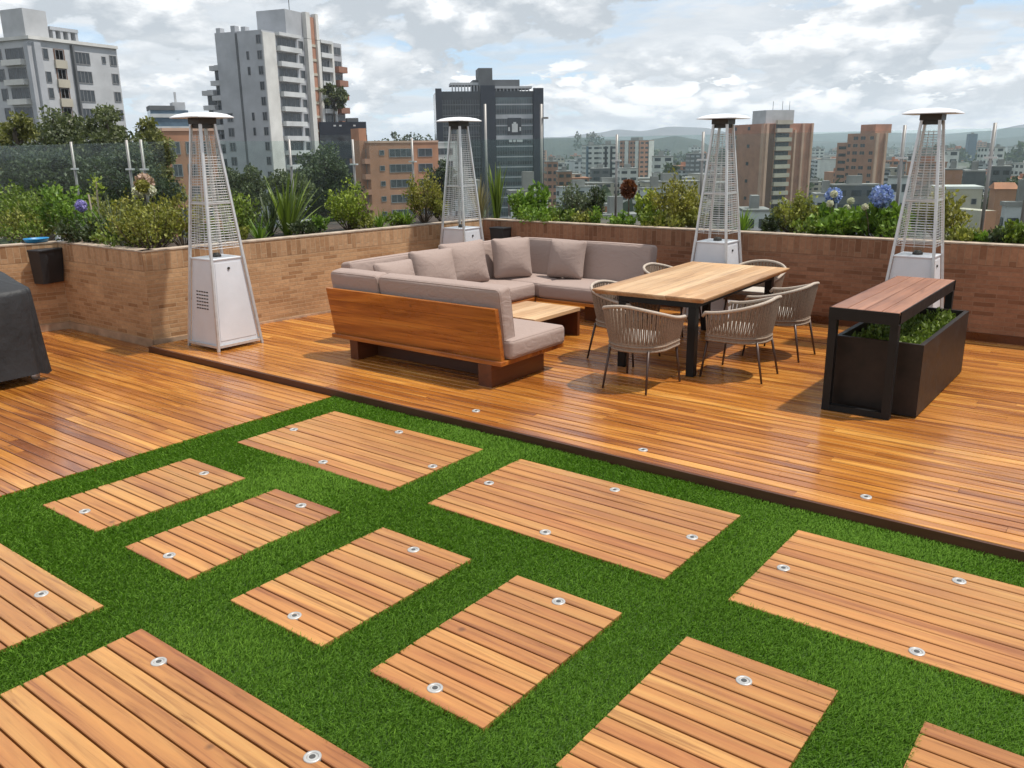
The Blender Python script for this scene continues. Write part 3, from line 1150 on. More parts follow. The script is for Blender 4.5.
# ------------------------------------------------------------------ sofa
def build_sofa():
    t = thing('corner_sofa', 'large U shaped teak sofa with taupe cushions in front of the tan brick planter', 'sofa', (0, 0, 0.06))
    z_b0, z_b1 = 0.205, 0.245     # seat board (local z; +0.06 world)
    # plinths
    def plinth(a, b_, m='redwood'):
        q = MB()
        q.bbox((*a, 0.0), (*b_, z_b0 - 0.001), 0.003)
        q.build('plinth', M[m], t)
    plinth((-6.44, 5.64), (-6.33, 6.40))
    plinth((-4.72, 5.60), (-4.57, 6.39))
    plinth((-6.32, 5.90), (-4.73, 6.3), 'fascia')  # added dark box standing in for the shade under the seat board
    plinth((-6.95, 6.75), (-6.40, 7.00))
    plinth((-6.95, 8.30), (-6.40, 8.55))
    plinth((-6.95, 8.75), (-6.70, 9.2))
    plinth((-5.55, 8.62), (-5.25, 9.2))
    # seat boards
    q = MB()
    q.bbox((-6.66, 5.60, z_b0), (-4.46, 6.56, z_b1), 0.004)
    q.build('seat_board', M['teak'], t)
    q = MB()
    q.bbox((-7.10, 6.565, z_b0), (-6.16, 9.32, z_b1), 0.004)
    q.build('seat_board', M['teak_y'], t)
    q = MB()
    q.bbox((-6.155, 8.45, z_b0), (-4.95, 9.32, z_b1), 0.004)
    q.build('seat_board', M['teak'], t)
    # back panels (lean outwards): several boards each, as one panel
    def backpanel(x0, x1, yb, yt, z0, z1, th, mat, rot=None):
        q = MB()
        rr = random.Random(int(abs(x0) * 100))
        n = 4
        for i in range(n):
            fa, fb = i / n, (i + 1) / n
            za, zb = z0 + (z1 - z0) * fa + 0.0008, z0 + (z1 - z0) * fb - 0.0008
            ya, yb_ = yb + (yt - yb) * fa, yb + (yt - yb) * fb
            q.curtone = rr.uniform(0.3, 0.7)
            pts = [(x0, ya, za), (x1, ya, za), (x1, ya + th, za), (x0, ya + th, za), (x0, yb_, zb), (x1, yb_, zb), (x1, yb_ + th, zb), (x0, yb_ + th, zb)]
            if rot:
                pts = [rot(p) for p in pts]
            q.hexa(pts)
        q.build('back_panel', mat, t)
    backpanel(-6.66, -4.49, 5.645, 5.565, z_b1 + 0.001, 0.715, 0.045, M['teak'])
    backpanel(6.25, 9.30, 7.06, 7.14, z_b1 + 0.001, 0.70, -0.045, M['teak_y'], lambda p: (-p[1], p[0], p[2]))
    backpanel(-7.0, -4.97, 9.28, 9.37, z_b1 + 0.001, 0.70, -0.045, M['teak'])
    # cushions
    def cushion(name, cx, cy, cz, sx, sy, sz, r=0.035, bulge=(0.012, 0.012, 0.018), rx=0.0, rz=0.0, mat='fabric', nm=6):
        q = MB()
        Mx = Matrix.Translation((cx, cy, cz)) @ Matrix.Rotation(rz, 4, 'Z') @ Matrix.Rotation(rx, 4, 'X')
        q.rbox((sx, sy, sz), r, nm, bulge, Mx)
        o = q.build(name, M[mat], t)
        # piping round the seams
        q = MB()
        q.smooth = True
        if name == 'seat_cushion':
            loops = [sz / 2 - r * 0.32, -sz / 2 + r * 0.32]
            for zz in loops:
                hx, hy = sx / 2 - r * 0.25, sy / 2 - r * 0.25
                pts = []
                for (qx, qy, a0) in ((hx - r, hy - r, 0), (-hx + r, hy - r, 90), (-hx + r, -hy + r, 180), (hx - r, -hy + r, 270)):
                    for a_ in (0, 30, 60, 90):
                        pts.append(Mx @ Vector((qx + r * math.cos(R(a0 + a_)), qy + r * math.sin(R(a0 + a_)), zz)))
                q.tube(pts, 0.005, 5, closed=True)
        else:
            for yy in (-sy / 2 + r * 0.32, sy / 2 - r * 0.32):
                hx, hz = sx / 2 - r * 0.25, sz / 2 - r * 0.25
                pts = []
                for (qx, qz, a0) in ((hx - r, hz - r, 0), (-hx + r, hz - r, 90), (-hx + r, -hz + r, 180), (hx - r, -hz + r, 270)):
                    for a_ in (0, 30, 60, 90):
                        pts.append(Mx @ Vector((qx + r * math.cos(R(a0 + a_)), yy, qz + r * math.sin(R(a0 + a_)))))
                q.tube(pts, 0.005, 5, closed=True)
        q.build('piping', M[mat], o)
        return o
    sz_ = 0.175
    zc = z_b1 + sz_ / 2 + 0.002
    # near arm seat (one long cushion with rounded end) + left pieces + far pieces
    cushion('seat_cushion', -5.02, 6.13, zc, 1.18, 0.84, sz_)
    cushion('seat_cushion', -6.00, 6.13, zc, 0.76, 0.84, sz_)
    cushion('seat_cushion', -6.63, 7.07, zc, 0.88, 0.94, sz_)
    cushion('seat_cushion', -6.63, 8.02, zc, 0.88, 0.94, sz_)
    cushion('seat_cushion', -6.60, 8.91, zc, 0.90, 0.80, sz_)
    cushion('seat_cushion', -5.55, 8.88, zc, 1.18, 0.84, sz_)
    # back cushions: near arm (short + long), left run, far run
    bh = 0.62
    zb = z_b1 + bh / 2 + 0.02
    lean = R(8)
    cushion('back_cushion', -5.245, 5.765, zb, 1.49, 0.17, bh, 0.036, (0.0, 0.015, 0.008), rx=lean)
    cushion('back_cushion', -6.34, 5.765, zb, 0.68, 0.17, bh, 0.036, (0.0, 0.015, 0.008), rx=lean)
    cushion('back_cushion', -6.97, 6.90, zb, 1.52, 0.16, bh, 0.036, (0.0, 0.015, 0.008), rx=lean, rz=R(-90))
    cushion('back_cushion', -6.99, 8.46, zb, 1.58, 0.16, bh, 0.036, (0.0, 0.015, 0.008), rx=lean, rz=R(-90))
    cushion('back_cushion', -6.47, 9.20, zb, 0.86, 0.17, bh, 0.036, (0.0, 0.015, 0.008), rx=-lean)
    cushion('back_cushion', -5.49, 9.20, zb, 1.08, 0.17, bh, 0.036, (0.0, 0.015, 0.008), rx=-lean)
    return t


build_sofa()


def pillow(lab, loc, size, rz, tilt, roll=0.0):
    """scatter cushion: pinched corners, fat middle"""
    b = MB()
    w, th, h = size
    def warp(o):
        u, v = o.x / (w / 2), o.z / (h / 2)
        k_ = 1 - 0.72 * max(abs(u), abs(v)) ** 3.2
        o.y *= max(0.14, k_)
        pin = 1 - 0.05 * (1 - abs(u) ** 2)
        o.z *= 1 - 0.045 * (1 - u * u)
        o.x *= 1 - 0.045 * (1 - v * v)
        return o
    b.rbox((w, th, h), min(0.05, th * 0.4), 9, (0, 0.03, 0), None, warp)
    o = b.build('throw_pillow', M['fabric2'], loc=loc)
    o.rotation_euler = (Matrix.Rotation(rz, 4, 'Z') @ Matrix.Rotation(tilt, 4, 'X') @ Matrix.Rotation(roll, 4, 'Y')).to_euler()
    tag(o, lab, 'pillow', 'loose pillows on the sofa')
    return o


ZS = 0.06 + 0.245 + 0.185
pillow('loose taupe pillow lying low behind the near sofa back, left of the two tall pillows', (-6.72, 6.62, ZS + 0.22), (0.56, 0.16, 0.44), R(-94), R(18))
pillow('plump taupe pillow with a shaded left side on the left sofa run', (-6.74, 7.24, ZS + 0.25), (0.60, 0.20, 0.50), R(76), R(-15))
pillow('wide taupe pillow on the left sofa run, right of the plump shaded one', (-6.80, 7.86, ZS + 0.265), (0.76, 0.18, 0.53), R(86), R(-12))
pillow('taupe pillow set on its own in the inner corner of the sofa', (-6.66, 8.62, ZS + 0.26), (0.52, 0.18, 0.51), R(56), R(-13))
pillow('square taupe pillow leaning on the far sofa run', (-6.06, 8.98, ZS + 0.245), (0.52, 0.17, 0.49), R(5), R(-14))

# ------------------------------------------------------------------ coffee table
t = thing('coffee_table', 'low teak coffee table with slab ends in the U of the sofa', 'coffee table', (-5.50, 7.44, 0.06))
b = MB()
for i in range(6):
    b.curtone = rnd.uniform(0.4, 0.95)
    x0 = -0.375 + i * 0.125
    b.bbox((x0 + 0.001, -0.43, 0.28), (x0 + 0.124, 0.43, 0.32), 0.002)
b.build('tabletop', M['tabletop'], t)
for sy in (-1, 1):
    b = MB()
    b.curtone = 0.35
    y = sy * 0.405
    b.bbox((-0.37, y - 0.022, 0.0), (0.37, y + 0.022, 0.279), 0.003)
    b.build('end_panel', M['redwood'], t)

# ------------------------------------------------------------------ dining table
t = thing('dining_table', 'pale wood dining table on a black steel frame with chairs round it', 'dining table', (-3.80, 8.02, 0.06), R(2.2))
b = MB()
TWx, TWy, TT = 0.57, 1.16, 0.735
for i in range(9):
    w = 2 * TWx / 9
    x0 = -TWx + i * w
    b.curtone = min(1, max(0, rnd.gauss(0.55, 0.25)))
    c = 0.02
    xa, xb = x0 + 0.0006, x0 + w - 0.0006
    ia = 0.03 if i == 0 else 0
    ib = 0.03 if i == 8 else 0
    b.hexa([(xa + ia, -TWy + 0.03, TT - 0.045), (xb - ib, -TWy + 0.03, TT - 0.045), (xb - ib, TWy - 0.03, TT - 0.045), (xa + ia, TWy - 0.03, TT - 0.045),
            (xa, -TWy, TT - 0.012), (xb, -TWy, TT - 0.012), (xb, TWy, TT - 0.012), (xa, TWy, TT - 0.012)])
    b.box((xa, -TWy, TT - 0.0119), (xb, TWy, TT))
b.build('tabletop', M['tabletop'], t)
b = MB()
lx0, lx1, ly0, ly1 = -0.30, 0.475, -1.12, 0.95
zf = TT - 0.046
b.box((lx0, ly0 + 0.031, zf - 0.05), (lx0 + 0.05, ly1 - 0.031, zf))
b.box((lx1 - 0.05, ly0 + 0.031, zf - 0.05), (lx1, ly1 - 0.031, zf))
b.box((lx0, ly0, zf - 0.05), (lx1, ly0 + 0.03, zf))
b.box((lx0, ly1 - 0.03, zf - 0.05), (lx1, ly1, zf))
b.build('apron', M['black'], t)
for x in (lx0 + 0.035, lx1 - 0.035):
    for y in (ly0 + 0.04, ly1 - 0.04):
        b = MB()
        b.bbox((x - 0.037, y - 0.037, 0.0), (x + 0.037, y + 0.037, zf - 0.051), 0.003)
        b.build('leg', M['black'], t)


# ------------------------------------------------------------------ woven chairs
def make_chair():
    """faces +y; origin on the floor at the centre"""
    t = thing('dining_chair', '', 'chair', (0, 0, 0), 0, 'woven rope chairs round the dining table')
    def plan(s, grow=0.0):
        # s in 0..1 from the right arm tip round the back to the left arm tip
        a = -0.5 * math.pi * 0  # unused
        hw = 0.275 + grow
        fr, bk = 0.24, -0.255 - grow
        r = 0.235
        # path: straight arm, quarter round, back, quarter round, straight arm
        L1 = fr - (bk + r)
        Lq = math.pi / 2 * r
        Lb = 2 * (hw - r)
        T = 2 * L1 + 2 * Lq + Lb
        d = s * T
        if d < L1:
            return (hw, fr - d)
        d -= L1
        if d < Lq:
            th = d / r
            return (hw - r + r * math.cos(th), bk + r - r * math.sin(th))
        d -= Lq
        if d < Lb:
            return (hw - r - d, bk)
        d -= Lb
        if d < Lq:
            th = d / r
            return (-(hw - r) - r * math.sin(th), bk + r - r * math.cos(th))
        d -= Lq
        return (-hw, bk + r + d)
    def rimz(s):
        u = 1 - abs(2 * s - 1)          # 0 at the arm tips, 1 at the back
        u = u * u * (3 - 2 * u)
        return 0.605 + 0.135 * u
    N = 46
    # top rim
    b = MB()
    b.smooth = True
    pts = [(*plan(i / N, 0.03), rimz(i / N)) for i in range(N + 1)]
    p0, p1 = pts[0], pts[-1]
    pts = [(p0[0] - 0.012, p0[1] + 0.03, p0[2] - 0.035)] + pts + [(p1[0] + 0.012, p1[1] + 0.03, p1[2] - 0.035)]
    b.tube(pts, 0.0155, 8)
    b.build('top_rail', M['rope_rim'], t)
    # ropes in pairs from the rim to the seat ring
    b = MB()
    b.smooth = True
    K = 74
    for i in range(K):
        s = (i + 0.5) / K
        ds = (0.0025 if i % 2 else -0.0025)
        x0, y0 = plan(s + ds, 0.03)
        x1, y1 = plan(s - ds * 0.6, -0.015)
        zt, zb = rimz(s), 0.395
        xm, ym = (x0 * 0.45 + x1 * 0.55), (y0 * 0.45 + y1 * 0.55)
        b.tube([(x0, y0, zt), (xm, ym, zt * 0.4 + zb * 0.6), (x1, y1, zb)], 0.0082, 5, caps=False)
    b.build('rope_back', M['rope'], t)
    # wrapped seat ring
    b = MB()
    b.smooth = True
    for k_ in range(4):
        ring = [(*plan(i / N, -0.012 - 0.004 * (k_ % 2)), 0.352 + 0.018 * k_) for i in range(N + 1)]
        front = [(x, 0.24 + 0.0 * x, 0.352 + 0.018 * k_) for x in (-0.2, 0.0, 0.2)]
        b.tube(ring + front, 0.0125, 6, closed=True)
    b.build('seat_band', M['rope'], t)
    # seat deck + pad
    b = MB()
    poly = [plan(i / 24, -0.02) for i in range(25)]
    b.prism(poly[::-1], 0.375, 0.392)
    b.build('seat', M['rope'], t)
    b = MB()
    vs, fs = [], []
    for g_, z in ((-0.055, 0.394), (-0.040, 0.405), (-0.040, 0.432), (-0.055, 0.446), (-0.11, 0.453)):
        for i in range(33):
            x, y = plan(i / 32, g_)
            vs.append((x, min(y, 0.225 + g_ * 0.3), z))
    for r_ in range(4):
        for i in range(33):
            j = (i + 1) % 33
            fs.append((r_ * 33 + j, r_ * 33 + i, (r_ + 1) * 33 + i, (r_ + 1) * 33 + j))
    fs.append(tuple(4 * 33 + 32 - i for i in range(33)))
    b.smooth = True
    b.add(vs, fs)
    b.build('seat_pad', M['seatpad'], t)
    # legs
    for (x, y, ox, oy) in ((0.235, 0.235, 0.03, 0.045), (-0.235, 0.235, -0.03, 0.045), (0.185, -0.2, 0.025, -0.075), (-0.185, -0.2, -0.025, -0.075)):
        b = MB()
        b.smooth = True
        b.tube([(x + ox, y + oy, 0.0), (x, y, 0.36)], [0.0095, 0.0125], 8)
        b.build('leg', M['chairleg'], t)
    return t


chair = make_chair()
for i, (x, y, rz, lab) in enumerate([
    (-3.57, 6.44, 2, 'woven rope chair at the near end of the table with its back to the viewer'),
    (-2.97, 7.26, 92, 'woven rope chair on the right side of the table, next to the front table leg'),
    (-2.96, 8.22, 88, 'woven rope chair right of the table, farther back, closest to the shaded brick wall'),
    (-4.20, 7.22, -90, 'woven rope chair on the sofa side of the table, nearest the coffee table'),
    (-4.42, 8.66, -88, 'woven rope chair whose rim only shows past the sofa side of the table'),
    (-3.70, 9.32, 180, 'woven rope chair at the far end of the table by the patio heater'),
]):
    o = chair if i == 0 else copy_tree(chair)
    o.location = (x, y, 0.061)
    o.rotation_euler = (0, 0, R(rz))
    o['label'] = lab

# ------------------------------------------------------------------ bench table + planter box
t = thing('bar_bench', 'slatted wooden bar bench on a black steel frame straddling a dark planter box', 'bench', (-1.765, 7.58, 0.06), 0)
b = MB()
bx, by, bt = 0.255, 0.975, 0.83
for i in range(4):
    w = (2 * bx - 0.012) / 4
    x0 = -bx + 0.006 + i * w
    b.curtone = (0.35, 0.6, 0.45, 0.7)[i]
    b.bbox((x0 + 0.003, -by + 0.012, bt - 0.026), (x0 + w - 0.003, by - 0.012, bt), 0.003)
b.build('tabletop', M['benchwood'], t)
b = MB()
for sx in (-1, 1):
    x = sx * (bx - 0.008)
    b.box((x - 0.008, -by + 0.0621, bt - 0.092), (x + 0.008, by - 0.0621, bt - 0.004))
for sy in (-1, 1):
    y = sy * (by - 0.006)
    b.box((-bx, y - 0.006, bt - 0.095), (bx, y + 0.006, bt - 0.003))
b.build('apron', M['black'], t)
for sy in (-1, 1):
    for sx in (-1, 1):
        b = MB()
        x, y = sx * (bx - 0.03), sy * (by - 0.044)
        b.bbox((x - 0.03, y - 0.03, 0.0), (x + 0.03, y + 0.03, bt - 0.0955), 0.002)
        b.build('leg', M['black'], t)
    b = MB()
    y = sy * (by - 0.044)
    b.box((-bx + 0.061, y - 0.028, 0.0), (bx - 0.061, y + 0.028, 0.05))
    b.build('foot_bar', M['black'], t)

t = thing('planter_box', 'long dark planter box of low green plants under the slatted bench', 'planter', (-1.68, 7.62, 0.06), 0)
b = MB()
px, py, pt = 0.325, 0.84, 0.575
wl = 0.035
for (a, c_) in (((-px, -py, 0.012), (px, -py + wl, pt)), ((-px, py - wl, 0.012), (px, py, pt)), ((-px, -py + wl, 0.012), (-px + wl, py - wl, pt)), ((px - wl, -py + wl, 0.012), (px, py - wl, pt))):
    b.box(a, c_)
b.box((-px + wl, -py + wl, 0.012), (px - wl, py - wl, 0.05))
b.build('box_wall', M['planterbox'], t)
b = MB()
b.box((-px + wl + 0.001, -py + wl + 0.001, 0.051), (px - wl - 0.001, py - wl - 0.001, 0.44))
b.build('soil_bed', M['soil'], t)

# ------------------------------------------------------------------ covered grill
t = thing('covered_grill', 'barbecue grill under a loose black cover at the left edge', 'grill', (-9.06, 3.22, 0.0), R(-2))


def cover():
    # draped cloth: rings of a soft rounded rectangle with folds
    prof = [(0.075, 1.02, 0.0), (0.2, 1.0, 0.0), (0.45, 0.975, 0.0), (0.70, 0.955, 0.0), (0.84, 0.94, 0.0), (0.875, 0.925, 0.0), (0.89, 0.88, 0), (0.90, 0.7, 0), (0.915, 0.4, 0), (0.92, 0.15, 0)]
    n = 88
    vs, fs = [], []
    rr = random.Random(4)
    ph = [rr.uniform(0, 6.28) for _ in range(6)]
    for z, k_, _ in prof:
        for i in range(n):
            a = 2 * math.pi * i / n
            e = 0.28
            ca, sa = math.cos(a), math.sin(a)
            x = math.copysign(abs(ca) ** e, ca) * 0.66 * k_
            y = math.copysign(abs(sa) ** e, sa) * 0.385 * k_
            fold = (math.sin(7 * a + ph[0]) * 0.5 + math.sin(13 * a + ph[1] + z * 2) * 0.35 + math.sin(23 * a + ph[2]) * 0.2)
            amp = 0.034 * max(0.0, 1 - z / 0.95) + 0.012
            x += ca * fold * amp
            y += sa * fold * amp
            zz = z
            if z > 0.7:
                zz += 0.13 * max(0, 0.62 - x) / 0.9 * min(1, (z - 0.7) / 0.19) + 0.008 * math.sin(9 * x + 4 * y)
            if z < 0.1:
                zz += 0.018 * math.sin(5 * a + ph[3])
            # lid lower toward the left-hand shelf
            vs.append((x, y, zz))
    for r_ in range(len(prof) - 1):
        for i in range(n):
            j = (i + 1) % n
            fs.append((r_ * n + i, r_ * n + j, (r_ + 1) * n + j, (r_ + 1) * n + i))
    fs.append(tuple((len(prof) - 1) * n + i for i in range(n)))
    q = MB()
    q.smooth = True
    q.add(vs, fs)
    q.build('cover', M['cover'], t)


cover()
for x, y in ((-0.52, -0.27), (0.52, -0.27), (-0.52, 0.27), (0.52, 0.27)):
    b = MB()
    b.smooth = True
    b.tube([(x - 0.018, y, 0.042), (x + 0.018, y, 0.042)], 0.040, 14)
    b.build('caster', M['steel'], t)
b = MB()
b.box((-0.55, -0.3, 0.0851), (0.55, 0.3, 0.75))
b.build('body', M['steel_dark'], t)


# ------------------------------------------------------------------ wall boxes
def wall_box(loc, rz, lab):
    t = thing('wall_box', lab, 'box', loc, rz, 'black boxes hung on the brick planters')
    b = MB()
    # faces +y local ; tapers slightly to the bottom
    b.hexa([(-0.17, -0.20, 0), (0.17, -0.20, 0), (0.17, 0, 0), (-0.17, 0, 0), (-0.20, -0.24, 0.40), (0.20, -0.24, 0.40), (0.20, 0, 0.40), (-0.20, 0, 0.40)])
    b.build('bin', M['blackbox'], t)
    b = MB()
    b.bbox((-0.21, -0.25, 0.401), (0.21, 0.0, 0.43), 0.006)
    b.build('rim', M['blackbox'], t)
    return t


wb = wall_box((-10.84, 4.70, 0.60), R(90 + 14.4), 'black plastic box on the tan wall below the blue tray')
wb.scale = (0.82, 0.8, 0.95)
wb = wall_box((-7.88, 10.03, 0.55), 0, 'black plastic box on the brick wall behind the inner corner of the sofa')
wb.scale = (0.62, 0.8, 1.0)
b = MB()
b.smooth = True
b.lathe([(0.13, 0.0), (0.15, 0.012), (0.165, 0.055), (0.172, 0.06), (0.172, 0.052), (0.15, 0.02)], 24)
o = b.build('blue_tray', M['blue'], loc=(-10.93, 4.72, WT + 0.008))
o.scale = (0.7, 0.85, 0.8)
tag(o, 'blue plastic tray on top of the tan brick wall above a black box', 'tray')

# ================================================================== PLANTS
def leaves_mesh(name, P, D, L, W, tone, mat, parent, fold=0.25, seed=0):
    """P base points, D unit directions, L lengths, W half widths: folded diamond leaves"""
    g = np.random.default_rng(seed)
    n = len(P)
    rv = g.normal(0, 1, (n, 3))
    S = np.cross(D, rv)
    S /= np.linalg.norm(S, axis=1)[:, None] + 1e-9
    N = np.cross(S, D)
    mid = P + D * (L * 0.45)[:, None]
    v = np.stack([P, mid + S * W[:, None] + N * (W * fold)[:, None], P + D * L[:, None], mid - S * W[:, None] + N * (W * fold)[:, None]], 1)
    b = np.arange(n)[:, None] * 4
    f = np.concatenate([b + np.array([[0, 1, 2]]), b + np.array([[0, 2, 3]])], 1).reshape(-1, 3)
    return np_mesh(name, v.reshape(-1, 3), f, np.repeat(tone, 2), mat, parent)


def unit(a):
    return a / (np.linalg.norm(a, axis=1)[:, None] + 1e-9)


def bush(name, lab, loc, rx, h, mat, n=1500, leaf=0.045, wid=0.32, spread=1.0, twigs=30, seed=0, group=None, cat='shrub', up=0.35, low=0.12, stem=0.006, ry=None):
    g = np.random.default_rng(seed + 100)
    ry = ry or rx
    t = thing(name, lab, cat, loc, g.uniform(0, 6), group)
    sb = MB()
    Ps, Ds, To = [], [], []
    per = max(4, n // twigs)
    for i in range(twigs):
        a = g.uniform(0, 2 * np.pi)
        r = np.sqrt(g.uniform(0, 1)) * spread
        e = np.array([np.cos(a) * rx * r, np.sin(a) * ry * r, h * (low + (1 - low) * (0.25 + 0.75 * np.sqrt(max(0.0, 1 - r * r * 0.85))) * g.uniform(0.62, 1.06))])
        s0 = np.array([np.cos(a) * rx * 0.12 * r, np.sin(a) * ry * 0.12 * r, 0.0])
        m = s0 * 0.5 + e * 0.5 + np.array([np.cos(a) * rx * 0.10, np.sin(a) * ry * 0.10, -h * 0.05])
        sb.tube([tuple(s0), tuple(m), tuple(e)], [stem, stem * 0.7, stem * 0.3], 4, caps=False)
        u = g.uniform(0.28, 1.04, per) ** 0.75
        p = ((1 - u) ** 2)[:, None] * s0 + (2 * u * (1 - u))[:, None] * m + (u ** 2)[:, None] * e
        jit = 0.17 * min(rx, h)
        p = p + g.normal(0, jit * 0.55, (per, 3))
        p[:, 2] = np.maximum(p[:, 2], 0.01)
        d = unit(g.normal(0, 0.75, (per, 3)) + unit(e[None, :] - s0[None, :]) * 0.7 + np.array([0, 0, up]))
        Ps.append(p)
        Ds.append(d)
        To.append(np.clip(g.normal(0.5, 0.22, per) + g.normal(0, 0.13), 0, 1))
    P, D, T_ = np.concatenate(Ps), np.concatenate(Ds), np.concatenate(To)
    L = leaf * g.uniform(0.6, 1.3, len(P))
    leaves_mesh('foliage', P, D, L, L * wid, T_, LEAF[mat], t, seed=seed)
    sb.build('stem', M['stem'], t)
    return t


def straps(name, lab, loc, n, h, w, mat, spread=0.5, seed=0, group=None, cat='plant', droop=0.25):
    g = np.random.default_rng(seed + 900)
    t = thing(name, lab, cat, loc, 0, group)
    V, Fc, To = [], [], []
    seg = 5
    for i in range(n):
        a = g.uniform(0, 2 * np.pi)
        ln = h * g.uniform(0.55, 1.08)
        tilt = abs(g.normal(0, spread))
        tilt = min(tilt, 1.25)
        out = np.array([np.cos(a), np.sin(a), 0])
        side = np.array([-np.sin(a), np.cos(a), 0])
        p = out * g.uniform(0, 0.05 * h + 0.01)
        b0 = len(V)
        dr = droop * g.uniform(0.3, 1.6)
        for k_ in range(seg + 1):
            u = k_ / seg
            th = tilt + dr * u * u
            if k_:
                p = p + (np.array([0, 0, 1]) * np.cos(th) + out * np.sin(th)) * ln / seg
            ww = w * (0.75 + 0.6 * u) * (1 - u ** 2.2) + 0.0008
            V += [p - side * ww, p + side * ww]
        tt = float(np.clip(g.normal(0.5, 0.25), 0, 1))
        for k_ in range(seg):
            c0 = b0 + 2 * k_
            Fc.append((c0, c0 + 1, c0 + 3, c0 + 2))
            To.append(tt)
    np_mesh('foliage', np.array(V), np.array(Fc), np.array(To), LEAF[mat], t)
    return t


def flower_ball(parent, c, r, mat, seed, name='flower_head', stalk_from=None):
    g = np.random.default_rng(seed)
    n = 520
    d = unit(g.normal(0, 1, (n, 3)))
    P = np.array(c) + d * r * g.uniform(0.72, 0.95, (n, 1))
    L = r * g.uniform(0.30, 0.44, n)
    D = unit(d * 0.15 + g.normal(0, 0.6, (n, 3)))
    o = leaves_mesh(name, P, D, L, L * 0.5, np.clip(g.normal(0.5, 0.28, n), 0, 1), LEAF[mat], parent, seed=seed)
    b = MB()
    s = stalk_from or (c[0] * 0.6, c[1] * 0.6, c[2] * 0.3)
    b.tube([s, ((s[0] + c[0]) / 2 + 0.01, (s[1] + c[1]) / 2, (s[2] + c[2]) / 2), c], 0.005, 5, caps=False)
    b.build('flower_stalk', M['stem'], parent)
    return o


SOIL = WT - 0.095


def on_back(px, ytop, y=10.65):
    v = ray(px, 215)
    x = v.x / v.y * y
    d = math.hypot(x, y)
    z = at(px, ytop, d).z
    return (x, y, SOIL), z - SOIL, d / F_PX


def on_side(px, ytop, x=-9.75):
    v = ray(px, 215)
    y = v.y / v.x * x
    d = math.hypot(x, y)
    z = at(px, ytop, d).z
    return (x, y, SOIL), z - SOIL, d / F_PX


seed = 0
G1 = 'shrubs in the brick planters'
